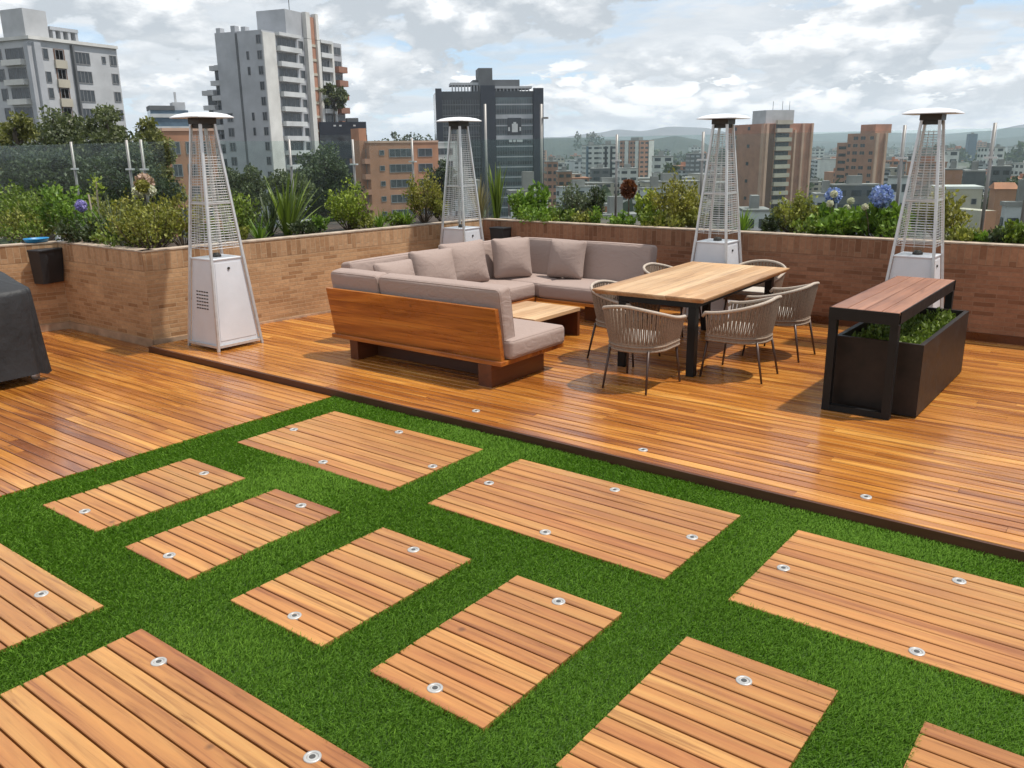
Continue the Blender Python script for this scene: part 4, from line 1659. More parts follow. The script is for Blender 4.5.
# (px, ytop, width px, material, leaf, count, label, side/back, plane)
for (px, yt, wpx, mat, leaf, n, lab, where, pl) in [
    (8, 186, 70, 'mid', 0.05, 2600, 'dense mid green hedge bush at the far end of the left planter', 'l', 5.75),
    (40, 189, 70, 'mid', 0.05, 2600, 'dense mid green bush above the blue tray', 'l', 5.65),
    (68, 187, 50, 'bright', 0.06, 1500, 'bright green bush next to the small purple flower', 'l', 5.6),
    (24, 208, 60, 'olive', 0.045, 1500, 'low olive bush along the top of the left planter wall', 'l', 5.25),
    (106, 192, 44, 'olive', 0.045, 1500, 'olive bush behind the pale straight stalks', 'l', 5.75),
    (131, 194, 40, 'yellow', 0.045, 1300, 'yellow green shrub left of the heater, behind the round bush', 'l', 5.7),
    (148, 199, 66, 'olive', 0.042, 2600, 'round olive green bush on the planter corner left of the heater', 'l', 5.32),
    (181, 186, 48, 'yellow', 0.045, 1500, 'yellow green bush seen through the wire guard of the largest heater', 'l', 5.8),
    (88, 217, 60, 'dark', 0.05, 1300, 'dark low foliage under the small purple flower', 'l', 5.2),
    (238, 192, 42, 'mid', 0.05, 1500, 'mid green bush right behind the largest heater', 's', -9.75),
    (318, 216, 24, 'bright', 0.045, 600, 'little bright green plant right of the tall blades', 's', -9.3),
    (348, 183, 42, 'lime', 0.045, 2000, 'round lime green bush in front of the orange brick block', 's', -9.5),
    (424, 171, 40, 'yellow', 0.045, 1900, 'tall yellow tinged bush in front of the white block', 's', -9.45),
    (441, 196, 22, 'olive', 0.045, 700, 'small olive shrub left of the corner heater', 's', -9.2),
    (522, 190, 26, 'bright', 0.06, 900, 'bright leafy plant under the tall sprig by the dark tower', 'b', 10.6),
    (541, 207, 66, 'bright', 0.05, 1700, 'low spreading bright green ground cover left of the silvery bush', 'b', 10.4),
    (538, 179, 20, 'bright', 0.08, 420, 'thin tall sprig of bright leaves before the dark tower', 'b', 10.8),
    (573, 184, 36, 'silver', 0.04, 1900, 'round silvery green bush right of the dark tower', 'b', 10.7),
    (598, 186, 22, 'dark', 0.05, 900, 'dark green shrub between the silvery bush and the round red topiary', 'b', 10.9),
    (597, 208, 16, 'bright', 0.045, 500, 'small green shrub on the wall edge right of the silvery bush', 'b', 10.35),
    (621, 214, 34, 'bright', 0.045, 700, 'low green shrub under the red topiary', 'b', 10.4),
    (646, 192, 24, 'lime', 0.06, 800, 'lime green upright plant left of the big bush', 'b', 10.6),
    (650, 210, 28, 'mid', 0.05, 700, 'dark green low plant at the foot of the lime plant', 'b', 10.35),
    (676, 178, 54, 'yellow', 0.045, 3000, 'big yellow green bush left of the heater behind the table', 'b', 10.7),
    (697, 205, 26, 'olive', 0.045, 700, 'small olive shrub between the big bush and the heater', 'b', 10.6),
    (771, 218, 20, 'dark', 0.04, 500, 'small dark shrub in front of the brown brick tower', 'b', 10.45),
    (796, 192, 42, 'olive', 0.042, 2200, 'round olive bush in front of the brown brick tower', 'b', 10.7),
    (838, 211, 46, 'bright', 0.085, 900, 'leafy hydrangea foliage mass under white blossom', 'b', 10.5),
    (944, 192, 46, 'yellow', 0.05, 1500, 'airy yellow green shrub right of the heater behind the bench', 'b', 10.8),
    (984, 229, 18, 'bright', 0.045, 600, 'small round green plant on the wall edge right of the heater', 'b', 10.35),
    (1020, 222, 34, 'mid', 0.06, 1000, 'leafy green plant at the right edge of the photo', 'b', 10.45),
]:
    seed += 1
    if where == 'b':
        loc, h, mpp = on_back(px, yt, pl)
    elif where == 's':
        loc, h, mpp = on_side(px, yt, pl)
    else:
        loc, h, mpp = on_back(px, yt, pl)
    w = wpx * mpp
    bush('shrub', lab, loc, w / 2, h, mat, n, leaf, seed=seed, group=G1, twigs=max(9, int(n / 55)), ry=min(w / 2, 0.42) if where == 'l' else None)

for (px, yt, wpx, mat, lab, where, pl) in [
    (214, 218, 44, 'mid', 'low green filler plant behind the right leg of the largest heater', 's', -9.3),
    (236, 224, 30, 'olive', 'low olive filler plant between the largest heater and the bright grassy tuft', 's', -9.2),
    (302, 222, 34, 'dark', 'low dark filler plant at the foot of the sword shaped leaves', 's', -9.35),
    (366, 216, 30, 'olive', 'low olive filler plant between the round lime bush and the grassy tuft', 's', -9.3),
    (396, 212, 30, 'mid', 'low green filler plant between the two grassy tufts', 's', -9.25),
    (560, 209, 40, 'mid', 'low green filler plant at the foot of the silvery bush', 'b', 10.4),
    (585, 212, 26, 'olive', 'low olive filler plant right of the silvery bush foot', 'b', 10.4),
    (668, 212, 44, 'olive', 'low olive filler plant at the foot of the big yellow green bush', 'b', 10.38),
    (812, 216, 34, 'mid', 'low green filler plant between the round olive bush and the hydrangeas', 'b', 10.4),
    (900, 214, 36, 'bright', 'low bright filler plant at the foot of the larger blue flower head', 'b', 10.4),
    (965, 226, 34, 'olive', 'low olive filler plant right of the airy yellow green shrub', 'b', 10.4),
    (1000, 230, 24, 'dark', 'low dark filler plant near the right edge of the back planter', 'b', 10.4),
    (40, 219, 80, 'mid', 'low green filler plants hanging at the left planter wall by the blue tray', 'l', 5.2),
    (120, 222, 60, 'mid', 'low green filler plant on the corner planter edge under the pale stalks', 'l', 5.2),
]:
    seed += 1
    loc, h, mpp = (on_side if where == 's' else on_back)(px, yt, pl)
    bush('shrub', lab, loc, wpx * mpp / 2, max(0.12, h), mat, 520, 0.05, seed=seed, group='low filler plants in the brick planters', twigs=22, up=0.6)

# small red topiary on a stem
loc, h, mpp = on_back(628, 181, 10.8)
t = thing('topiary_tree', 'small round red leaved topiary on a thin stem', 'tree', loc)
b = MB()
b.tube([(0, 0, 0), (0.01, 0, h * 0.5), (0, 0, h * 0.8)], [0.012, 0.01, 0.006], 6, caps=False)
b.build('trunk', M['stem'], t)
g = np.random.default_rng(5)
d_ = unit(g.normal(0, 1, (900, 3)))
P = np.array([0, 0, h - 7.5 * mpp]) + d_ * np.array([6.5, 6.5, 8]) * mpp * g.uniform(0.5, 1.0, (900, 1))
leaves_mesh('crown', P, unit(d_ + g.normal(0, 0.6, (900, 3))), np.full(900, 0.05), np.full(900, 0.016), np.clip(g.normal(0.5, 0.25, 900), 0, 1), LEAF['red'], t)

# strap leaved plants
for (px, yt, n, w, mat, sp, lab, where, pl) in [
    (286, 172, 60, 0.020, 'mid', 0.42, 'tall clump of sword shaped green leaves in the side planter', 's', -9.7),
    (268, 190, 34, 0.016, 'dark', 0.55, 'dark sword leaved clump just left of the tallest leaves', 's', -9.85),
    (258, 214, 46, 0.010, 'bright', 0.5, 'bright grassy tuft right of the largest heater', 's', -9.2),
    (380, 209, 46, 0.009, 'bright', 0.5, 'grassy tuft right of the round lime bush', 's', -9.15),
    (406, 207, 40, 0.009, 'bright', 0.5, 'grassy tuft in front of the tall yellow tinged bush', 's', -9.1),
    (497, 168, 34, 0.020, 'mid', 0.16, 'narrow upright sword leaved plant in front of the dark tower', 'b', 10.7),
    (480, 178, 120, 0.004, 'straw', 0.28, 'feathery straw coloured grass clump by the corner heater', 'b', 10.75),
    (743, 208, 60, 0.010, 'bright', 0.42, 'bright grassy tuft right of the heater behind the table', 'b', 10.4),
    (113, 190, 60, 0.004, 'silver', 0.45, 'pale silvery stalks spraying out beside the purple flower', 'l', 5.35),
]:
    seed += 1
    loc, h, mpp = on_side(px, yt, pl) if where == 's' else on_back(px, yt, pl)
    straps('sword_plant' if w > 0.012 else 'grass_tuft', lab, loc, n, h * 1.08, w, mat, sp, seed=seed, group='strap leaved plants in the brick planters', droop=0.35 if w < 0.012 else 0.18)

# hydrangeas
loc, h, mpp = on_back(880, 186, 10.55)
t = bush('hydrangea', 'leafy hydrangea carrying the larger blue flower head left of the bench heater', loc, 26 * mpp, h * 0.62, 'bright', 1100, 0.09, 0.36, seed=71, cat='flowering plant')
flower_ball(t, (0.0, 0.0, h - 9 * mpp), 9.5 * mpp, 'bluef', 1)
for k_, (ox, oz) in enumerate(((-0.22, 0.42), (0.1, 0.36))):
    flower_ball(t, (ox, ox * 0.5, oz), 0.035, 'whitef', 20 + k_)
loc, h, mpp = on_back(832, 188, 10.75)
t = bush('hydrangea', 'hydrangea with the smaller blue flower head nearest the brown towers', loc, 20 * mpp, h * 0.6, 'bright', 800, 0.09, 0.36, seed=72, cat='flowering plant')
flower_ball(t, (0.0, 0.0, h - 7 * mpp), 7.0 * mpp, 'bluef', 2)
for k_, (ox, oz) in enumerate(((-0.13, h * 0.9), (-0.2, h * 0.72), (0.2, 0.36), (0.12, 0.28), (0.28, 0.44))):
    flower_ball(t, (ox, ox * 0.4 - 0.1, oz), 0.04, 'whitef', 30 + k_)
loc, h, mpp = on_back(88, 203, 5.42)
t = bush('hydrangea', 'low plant with one small purple flower head in the left planter', loc, 15 * mpp, h * 0.8, 'bright', 500, 0.07, 0.34, seed=73, cat='flowering plant')
flower_ball(t, (0.0, -0.1, h - 2 * mpp), 4.8 * mpp, 'purplef', 3)
loc, h, mpp = on_back(148, 174, 5.85)
t = bush('hydrangea', 'tall plant with a dry pink flower head beside a yellow green one', loc, 18 * mpp, h * 0.55, 'olive', 700, 0.06, 0.34, seed=74, cat='flowering plant')
flower_ball(t, (0.0, 0.0, h - 8 * mpp), 8 * mpp, 'pinkf', 4)
flower_ball(t, (0.30, 0.05, h - 10 * mpp), 5.5 * mpp, 'yellow', 6)
flower_ball(t, (0.22, 0.12, h - 14 * mpp), 4.5 * mpp, 'whitef', 8)
flower_ball(t, (0.13, -0.05, h - 15 * mpp), 5 * mpp, 'whitef', 7)
t = thing('seed_stalks', 'two tall thin seed stalks rising above the left planter', 'plant', on_back(96, 180, 5.6)[0])
for dx, hh in ((-0.12, 0.62), (0.12, 0.78)):
    b = MB()
    b.tube([(dx * 0.4, 0, 0), (dx, 0, hh)], [0.010, 0.012], 5)
    b.build('stalk', M['rope_rim'], t)
g = np.random.default_rng(55)
P = np.array([0.12, 0, 0.72]) + g.normal(0, 0.035, (90, 3)) * np.array([1, 1, 1.8])
leaves_mesh('seed_head', P, unit(g.normal(0, 1, (90, 3)) + np.array([0, 0, 1])), np.full(90, 0.05), np.full(90, 0.012), g.uniform(0, 1, 90), LEAF['lime'], t)

# low green planting in the dark box
g = np.random.default_rng(77)
n = 5200
P = np.stack([g.uniform(-0.27, 0.27, n), g.uniform(-0.78, 0.78, n), np.zeros(n)], 1)
hh = 0.055 + 0.045 * (np.sin(P[:, 1] * 9 + 1) * np.sin(P[:, 0] * 13) + 0.6) + g.normal(0, 0.012, n)
P[:, 2] = np.clip(hh * g.uniform(0.3, 1, n), 0.0, 0.16)
t = thing('ground_cover', 'low green succulent ground cover filling the dark planter box', 'plant', (-1.68, 7.62, 0.06 + 0.44))
L = g.uniform(0.025, 0.05, n)
leaves_mesh('foliage', P, unit(g.normal(0, 0.7, (n, 3)) + np.array([0, 0, 0.7])), L, L * 0.33, np.clip(g.normal(0.5, 0.24, n), 0, 1), LEAF['mid'], t)

# two tall slim poles behind the back planter
for px, lab in ((486, 'tall slim grey pole in front of the middle of the dark glass tower'), (541.5, 'tall slim grey pole at the edge of the dark glass tower')):
    v = ray(px, 150)
    y = 11.6
    x = v.x / v.y * y
    zt = at(px, 104, math.hypot(x, y)).z
    t = thing('slim_pole', lab, 'pole', (x, y, 0.6), 0, 'tall slim poles behind the back planter')
    b = MB()
    b.smooth = True
    b.tube([(0, 0, 0), (0, 0, zt - 0.6)], 0.022, 8)
    b.build('shaft', M['post'], t)
    b = MB()
    if px > 500:
        b.box((0.023, -0.012, zt - 0.83), (0.13, 0.012, zt - 0.80))
        b.build('bracket', M['post'], t)


# ================================================================== TREES BEYOND THE TERRACE
def tree(lab, px, ytop, ybot, wpx, d, mat, n=4200, leaf=0.34, seed=0, base=GZ, lean=0.0, clumps=70, group='trees beyond the terrace'):
    g = np.random.default_rng(seed + 500)
    top = at(px, ytop, d)
    bot = at(px, ybot, d)
    mpp = d / F_PX
    rx = wpx * mpp / 2
    t = thing('leafy_tree', lab, 'tree', (top.x, top.y, base), 0, group)
    H = top.z - base
    ch = top.z - bot.z
    cz = H - ch / 2
    b = MB()
    b.smooth = True
    tr = 0.02 * H * 0.5 + 0.08
    b.tube([(0, 0, 0), (lean, 0, (H - ch) * 0.5), (lean * 0.5, 0.1, H - ch * 0.8), (0, 0, H - ch * 0.25)], [tr, tr * 0.8, tr * 0.6, tr * 0.15], 7, caps=False)
    Ps, Ts = [], []
    n = int(n * 3.2) if d < 150 else n
    leaf = leaf * (0.52 if d < 150 else 0.8)
    per = n // clumps
    for i in range(clumps):
        dd = g.normal(0, 1, 3)
        dd /= np.linalg.norm(dd)
        r = g.uniform(0.35, 0.92)
        c = np.array([dd[0] * rx * r, dd[1] * rx * r, cz + dd[2] * ch / 2 * r * (1.0 if dd[2] > 0 else 0.9)])
        cr = min(rx, ch / 2) * g.uniform(0.18, 0.36)
        b.tube([(0, 0, H - ch * 0.75), tuple((c * np.array([0.5, 0.5, 1]) + np.array([0, 0, -cr]))), tuple(c)], [tr * 0.35, tr * 0.2, tr * 0.06], 4, caps=False)
        q = unit(g.normal(0, 1, (per, 3))) * (g.uniform(0.2, 1, (per, 1)) ** 0.5) * cr * np.array([1.15, 1.15, 0.8])
        Ps.append(c + q)
        Ts.append(np.clip(g.normal(0.45, 0.2, per) + g.normal(0, 0.16), 0, 1))
    b.build('trunk', M['bark'], t)
    P, T_ = np.concatenate(Ps), np.concatenate(Ts)
    L = leaf * g.uniform(0.6, 1.35, len(P))
    leaves_mesh('crown', P, unit(g.normal(0, 1, (len(P), 3)) + np.array([0, 0, 0.2])), L, L * 0.34, T_, LEAF[mat], t, seed=seed)
    return t


for i, (lab, px, yt, yb, w, d, mat, n, leaf) in enumerate([
    ('yellow olive tree at the left edge below the grey apartment tower', 4, 108, 225, 52, 40, 'treeolive', 4200, 0.30),
    ('dark leafy tree below the middle of the grey apartment tower', 52, 103, 225, 78, 52, 'tree', 5200, 0.36),
    ('taller green tree below the edge of the grey apartment tower', 103, 100, 222, 62, 47, 'tree', 4600, 0.33),
    ('rounded green tree between the grey apartment tower and the striped office', 147, 113, 222, 56, 55, 'treeolive', 4200, 0.36),
    ('shaded dark tree low behind the glass at the left', 30, 142, 232, 90, 34, 'dark', 4200, 0.26),
    ('shaded dark tree low behind the glass left of the largest heater', 118, 140, 232, 84, 36, 'dark', 4200, 0.27),
    ('green tree at the foot of the big white tower', 238, 160, 235, 56, 60, 'tree', 3400, 0.38),
    ('greyish green tree right of the foot of the big white tower', 285, 168, 235, 50, 50, 'tree', 3000, 0.34),
    ('dark rounded tree left of the orange brick block', 322, 145, 232, 62, 62, 'dark', 4400, 0.40),
    ('small dark tree between the white block and the corner heater', 444, 158, 215, 34, 110, 'dark', 1800, 0.6),
    ('dark round tree far off left of the heater behind the table', 671, 162, 196, 24, 420, 'dark', 700, 2.2),
    ('dark green tree among the low roofs past the bench heater', 1008, 180, 225, 40, 190, 'dark', 1200, 1.0),
]):
    tree(lab, px, yt, yb, w, d, mat, n, leaf, seed=i)


# ================================================================== BUILDINGS
def bmat(name, col, var=0.12, rough=0.85, scale=0.25):
    return plain(name, col, rough, var=var, scale=scale, spec=0.25)


BM = {
    'white': bmat('white_render', (0.56, 0.57, 0.57)), 'offwhite': bmat('off_white_render', (0.62, 0.61, 0.58)), 'grey': bmat('grey_render', (0.40, 0.41, 0.43)),
    'midgrey': bmat('mid_grey_concrete', (0.47, 0.475, 0.485)), 'dkgrey': bmat('dark_grey_concrete', (0.13, 0.135, 0.14)),
    'brown': bmat('brown_brick_wall', (0.41, 0.215, 0.145), 0.16), 'orange': bmat('orange_brick_wall', (0.40, 0.205, 0.125), 0.14), 'brickred': bmat('dull_red_brick_wall', (0.30, 0.155, 0.11), 0.16), 'pink': bmat('pale_brick_strip', (0.52, 0.34, 0.25)),
    'shadebrown': bmat('shaded_brown_wall', (0.17, 0.10, 0.07)), 'tan': bmat('tan_concrete', (0.46, 0.42, 0.34)), 'navy': bmat('navy_cladding', (0.030, 0.034, 0.046), rough=0.5),  # the dark brown is a brown wall with shade put into its colour
    'glassdk': plain('tower_glass_dark', (0.016, 0.020, 0.026), 0.12, var=0.3, scale=0.2), 'glassmid': plain('tower_glass_green', (0.085, 0.115, 0.125), 0.12, var=0.3, scale=0.15),
    'win': plain('window_glass', (0.050, 0.058, 0.066), 0.15, var=0.5, scale=0.35), 'frame': bmat('window_frame', (0.24, 0.24, 0.245)), 'roof': bmat('flat_roof', (0.28, 0.27, 0.26), 0.2),
    'terracotta': bmat('terracotta_roof', (0.42, 0.19, 0.11), 0.2), 'blueglass': plain('blue_office_glass', (0.10, 0.15, 0.20), 0.15, var=0.2, scale=0.3), 'steelblue': bmat('blue_far_tower', (0.13, 0.17, 0.23)),
}


class Building:
    """origin at the visible corner; local +X runs along the right-hand face, +Y along the left-hand face"""
    def __init__(s, name, lab, cat, xl, xm, xr, d, ytop, ang, base=GZ, group=None):
        v = ray(xm, ytop)
        u = Vector((v.x, v.y)).normalized()
        c = u * d
        s.top = at(xm, ytop, d).z
        rp = Vector((u.y, -u.x))
        a = R(ang)
        dr = Vector((rp.x * math.cos(a) - rp.y * math.sin(a), rp.x * math.sin(a) + rp.y * math.cos(a)))
        dl = Vector((-dr.y, dr.x))
        def hit(px, dd):
            w = ray(px, ytop)
            w = Vector((w.x, w.y)).normalized()
            # c + t*dd = k*w
            det = dd.x * (-w.y) + w.x * dd.y
            return ((-c.x) * (-w.y) - (-w.x) * (-c.y)) / det
        s.W = abs(hit(xr, dr)) if xr is not None else 12.0
        s.D = abs(hit(xl, dl)) if xl is not None else 12.0
        s.root = thing(name, lab, cat, (c.x, c.y, base), math.atan2(dr.y, dr.x), group)
        s.H = s.top - base
        s.cache = {}
        s.mpp = d / F_PX

    def part(s, mb, name, mat):
        return mb.build(name, mat if not isinstance(mat, str) else BM[mat], s.root)

    def body(s, mat, name='wall', W=None, D=None, H=None, x0=0.0, y0=0.0, z0=0.0):
        b = MB()
        b.box((x0, y0, z0), (x0 + (W or s.W), y0 + (D or s.D), H or s.H))
        return s.part(b, name, mat)

    def slab(s, mb, side, u0, u1, z0, z1, p0=-0.05, p1=0.1):
        """box on a face; u in metres from the corner; z measured DOWN from the roof; p outward"""
        za, zb = s.H - z1, s.H - z0
        if side == 'R':
            mb.box((u0, -p1, za), (u1, -p0, zb))
        else:
            mb.box((-p1, u0, za), (-p0, u1, zb))

    def pieces(s, name, mat, specs):
        for sp in specs:
            b = MB()
            s.slab(b, *sp)
            s.part(b, name, mat)

    def win(s, side, u, z, w, h, mull=1, mat='win', frame='frame'):
        """window as a part: frame + pane in one small mesh shared by its repeats"""
        key = (round(w, 2), round(h, 2), mull, mat, frame)
        if key not in s.cache:
            b = MB()
            b.box((0, -0.05, -h), (w, 0.05, 0))
            b.curmat = 1
            f = min(0.10, w * 0.1)
            b.box((-f, -0.09, -h - f), (0, 0.05, f))
            b.box((w, -0.09, -h - f), (w + f, 0.05, f))
            b.box((0, -0.09, 0), (w, 0.05, f))
            b.box((0, -0.09, -h - f), (w, 0.05, -h))
            for i in range(1, mull + 1):
                x = w * i / (mull + 1)
                b.box((x - 0.04, -0.07, -h), (x + 0.04, -0.0501, 0))
            o = b.build('window', [BM[mat], BM[frame]], s.root)
            s.cache[key] = o
        else:
            o = s.cache[key].copy()
            C.objects.link(o)
            o.parent = s.root
        if side == 'R':
            o.location = (u, 0, s.H - z)
            o.rotation_euler = (0, 0, 0)
        else:
            o.location = (0, u + w, s.H - z)
            o.rotation_euler = (0, 0, R(-90))
        return o


# --- grey apartment tower at the left edge
B = Building('apartment_tower', 'pale grey apartment tower cut by the left edge of the photo', 'building', -14, 29, 115, 160, 39, 38)
B.body('midgrey')
W, Dp = B.W, B.D
for i in range(14):
    z = 0.8 + 2.95 * i
    B.pieces('balcony', 'offwhite', [('L', Dp * 0.16, Dp * 0.62, z + 2.05, z + 2.9, 0.0, 0.9)])
B.pieces('stair_shaft', 'grey', [('R', W * 0.02, W * 0.09, 0.4, B.H, 0.0, 0.5)])
B.pieces('stair_shaft', 'grey', [('L', 0.0, Dp * 0.08, 0.4, B.H, 0.0, 0.5)])
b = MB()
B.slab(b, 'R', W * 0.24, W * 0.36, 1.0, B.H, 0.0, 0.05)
B.part(b, 'recess_shade_strip', 'shadebrown')  # raised strip; the recess's shade is painted in its dark brown
for i in range(14):
    z = 1.0 + 2.95 * i
    B.pieces('parapet', 'tan', [('R', W * 0.235, W * 0.365, z + 1.7, z + 2.95, 0.0, 0.35)])
b = MB()
B.slab(b, 'R', W * 0.435, W * 0.455, 0.2, B.H, 0.0, 0.6)
B.part(b, 'fin', 'dkgrey')
for i in range(8):
    z = 1.2 + 2.95 * i
    B.win('L', Dp * 0.18, z, Dp * 0.40, 1.55, 3)
    B.win('L', Dp * 0.70, z, Dp * 0.12, 1.7, 0)
    B.win('R', W * 0.125, z + (0.5 if i % 2 else 0), W * 0.05, 1.5, 0)
    B.win('R', W * 0.26, z, W * 0.08, 1.4, 1)
    B.win('R', W * 0.475, z, W * 0.17, 1.75, 3)
    if i in (0, 3, 5, 6):
        B.win('R', W * 0.80, z + 0.3, W * 0.04, 1.0, 0)
    B.win('R', W * 0.90, z, W * 0.075, 1.5, 1)
b = MB()
b.box((-0.4, -0.4, B.H), (W + 0.0, Dp, B.H + 0.5))
B.part(b, 'roof', 'offwhite')
b = MB()
b.box((W * 0.02, 1.0, B.H + 0.5), (W * 0.27, Dp * 0.62, B.H + 4.6))
B.part(b, 'penthouse', 'midgrey')
b = MB()
b.box((W * 0.30 + 0.02, 1.2, B.H + 2.0), (W * 0.62, 4, B.H + 2.5))
for i in range(4):
    x = W * (0.33 + 0.085 * i)
    b.box((x, 1.3, B.H + 0.5), (x + 0.5, 3.5, B.H + 2.0))
B.part(b, 'rooftop_frame', 'grey')

# --- big white tower
B = Building('apartment_tower', 'tall white and grey apartment tower with a brown strip and a raised core', 'building', 214, 261, 340, 176, 29.5, 52)
W, Dp = B.W, B.D
B.body('grey')
B.pieces('pilaster', 'offwhite', [('R', 0.02, W * 0.14, 0.3, B.H, 0.0, 0.25)])
B.pieces('pilaster', 'offwhite', [('R', W * 0.50, W * 0.555, 0.3, B.H, 0.0, 0.8)])
B.pieces('pilaster', 'offwhite', [('R', W * 0.63, W * 0.665, 0.3, B.H, 0.0, 0.8)])
B.pieces('pilaster', 'offwhite', [('R', W * 0.83, W * 0.855, 0.3, B.H, 0.0, 0.6)])
b = MB()
B.slab(b, 'R', W * 0.556, W * 0.629, -4, B.H, 0.0, 0.3)
B.part(b, 'brick_strip', 'brown')
for i in range(17):
    z = 2.75 * i
    B.pieces('floor_band', 'tan', [('R', W * 0.556, W * 0.629, z + 1.1, z + 1.6, 0.3, 0.42)])
for i in range(17):
    z = 0.6 + 2.75 * i
    B.pieces('balcony', 'white', [('R', W * 0.15, W * 0.41, z + 1.85, z + 2.75, 0.0, 1.1)])
    B.pieces('balcony', 'white', [('R', W * 0.67, W * 0.825, z + 1.85, z + 2.75, 0.0, 1.0)])
B.pieces('balcony', 'white', [('R', W * 0.15, W * 0.41, 0.0, 0.6, 0.0, 1.1)])
B.pieces('balcony', 'white', [('R', W * 0.67, W * 0.825, 0.0, 0.6, 0.0, 1.0)])
for i in range(1, 17):
    z = 0.6 + 2.75 * i
    B.pieces('brick_balcony', 'brickred', [('R', W * 0.875, W * 0.998, z + 1.4, z + 2.6, 0.0, 1.3)])
for i in range(14):
    z = 0.9 + 2.75 * i
    B.win('R', W * 0.17, z, W * 0.21, 1.55, 3)
    B.win('R', W * 0.43, z, W * 0.05, 1.6, 0)
    B.win('R', W * 0.69, z, W * 0.12, 1.55, 2)
    B.win('R', W * 0.88, z, W * 0.10, 1.4, 1)
    if i % 4 in (1, 2):
        B.win('L', Dp * 0.30, z, Dp * 0.045, 1.4, 0)
    if i > 4:
        B.win('L', Dp * 0.78, z, Dp * 0.11, 1.5, 1)
    B.win('L', Dp * 0.03, z, Dp * 0.08, 1.4, 1)
b = MB()
B.slab(b, 'L', Dp * 0.52, Dp * 0.56, 0.3, B.H, -0.01, 0.10)
B.part(b, 'painted_recess', 'dkgrey')  # raised strip; its dark grey stands in for a recess's shade
b = MB()
b.box((W * 0.30, 0.2, B.H), (W * 0.665, 7, B.H + 4.6))
B.part(b, 'core', 'grey')
b = MB()
b.box((W * 0.505, -0.75, B.H - 0.2), (W * 0.556, 0.19, B.H + 4.7))
b.box((W * 0.629, -0.75, B.H - 0.2), (W * 0.664, 0.19, B.H + 4.7))
B.part(b, 'core_pilaster', 'offwhite')
for y, hh in ((Dp * 0.94, 0.9), (Dp * 0.62, 1.1), (Dp * 0.4, 0.8)):
    b = MB()
    b.box((0.3, y - 0.5, B.H), (1.5, y + 0.5, B.H + hh))
    B.part(b, 'chimney', 'grey')
b = MB()
b.tube([(W * 0.45, 2, B.H + 4.6), (W * 0.45, 2, B.H + 10)], 0.08, 5)
B.part(b, 'antenna', 'dkgrey')
# stepped balconies on the left wing
for (d0, d1, zt) in ((1.0, 1.2, 5.5), (1.2, 1.42, 10.0)):
    b = MB()
    b.box((1.5, Dp * d0 + 0.02, 0), (9, Dp * d1, B.H - zt))
    B.part(b, 'wing', 'grey')
    for i in range(10):
        b = MB()
        z = zt + 0.2 + 2.75 * i
        b.box((0.5, Dp * d0 + 0.03, B.H - z - 0.9), (1.49, Dp * d1 + 0.4, B.H - z))
        B.part(b, 'balcony', 'midgrey')
    for i in range(10):
        b = MB()
        z = zt + 1.2 + 2.75 * i
        b.box((1.40, Dp * d0 + 0.2, B.H - z - 1.6), (1.489, Dp * d1 - 0.2, B.H - z))
        B.part(b, 'window_band', 'win')

# --- striped office behind the first heater
B = Building('office_block', 'grey office block with pale horizontal stripes left of the big white tower', 'building', 147, 150, 188, 270, 110, 6)
W = B.W
B.body('blueglass')
for i in range(9):
    B.pieces('stripe', 'white', [('R', -0.1, W + 0.1, 1.0 + 3.4 * i, 2.0 + 3.4 * i, 0.0, 0.3)])
b = MB()
b.box((-0.1, -0.2, B.H), (W * 0.65, 8, B.H + 1.2))
B.part(b, 'parapet', 'dkgrey')
b = MB()
b.box((W * 0.62, 1, B.H), (W * 0.95, 7, B.H + 2.2))
b.box((W * 0.70, 2, B.H + 2.2), (W * 0.75, 3, B.H + 5))
B.part(b, 'plant_room', 'midgrey')

# --- orange block seen through the first heater
B = Building('brick_block', 'orange brick block behind the largest heater', 'building', 150, 163, 214, 130, 131, 12)
B.body('orange')
for i in range(5):
    for k_ in range(3):
        B.win('R', B.W * (0.12 + 0.3 * k_), 1.5 + 3 * i, B.W * 0.16, 1.5, 1)
b = MB()
b.box((-0.15, -0.15, B.H), (B.W, B.D, B.H + 0.4))
B.part(b, 'parapet', 'pink')

# --- navy clad block with a roof tree
B = Building('clad_block', 'navy clad rooftop block below the roof tree', 'building', 316, 319, 366, 188, 122, 4)
B.body('navy')
b = MB()
b.box((-0.1, -0.12, B.H - 4.6), (B.W + 0.05, 0.0, B.H - 2.6))
B.part(b, 'glass_strip', 'win')
b = MB()
for x in (0.30, 0.42, 0.72):
    b.box((B.W * x, -0.06, B.H - 0.9), (B.W * x + 0.5, 0.02, B.H - 0.6))
B.part(b, 'lamp_strip', 'white')
b = MB()
b.box((B.W * 0.6, 1, B.H), (B.W * 0.85, 4, B.H + 0.8))
B.part(b, 'roof_plant', 'dkgrey')
rt = B
tt = tree('spreading palm like tree standing on the navy rooftop block', 332, 84, 110, 32, 191, 'tree', 1500, 0.8, 31, base=rt.top, clumps=30)

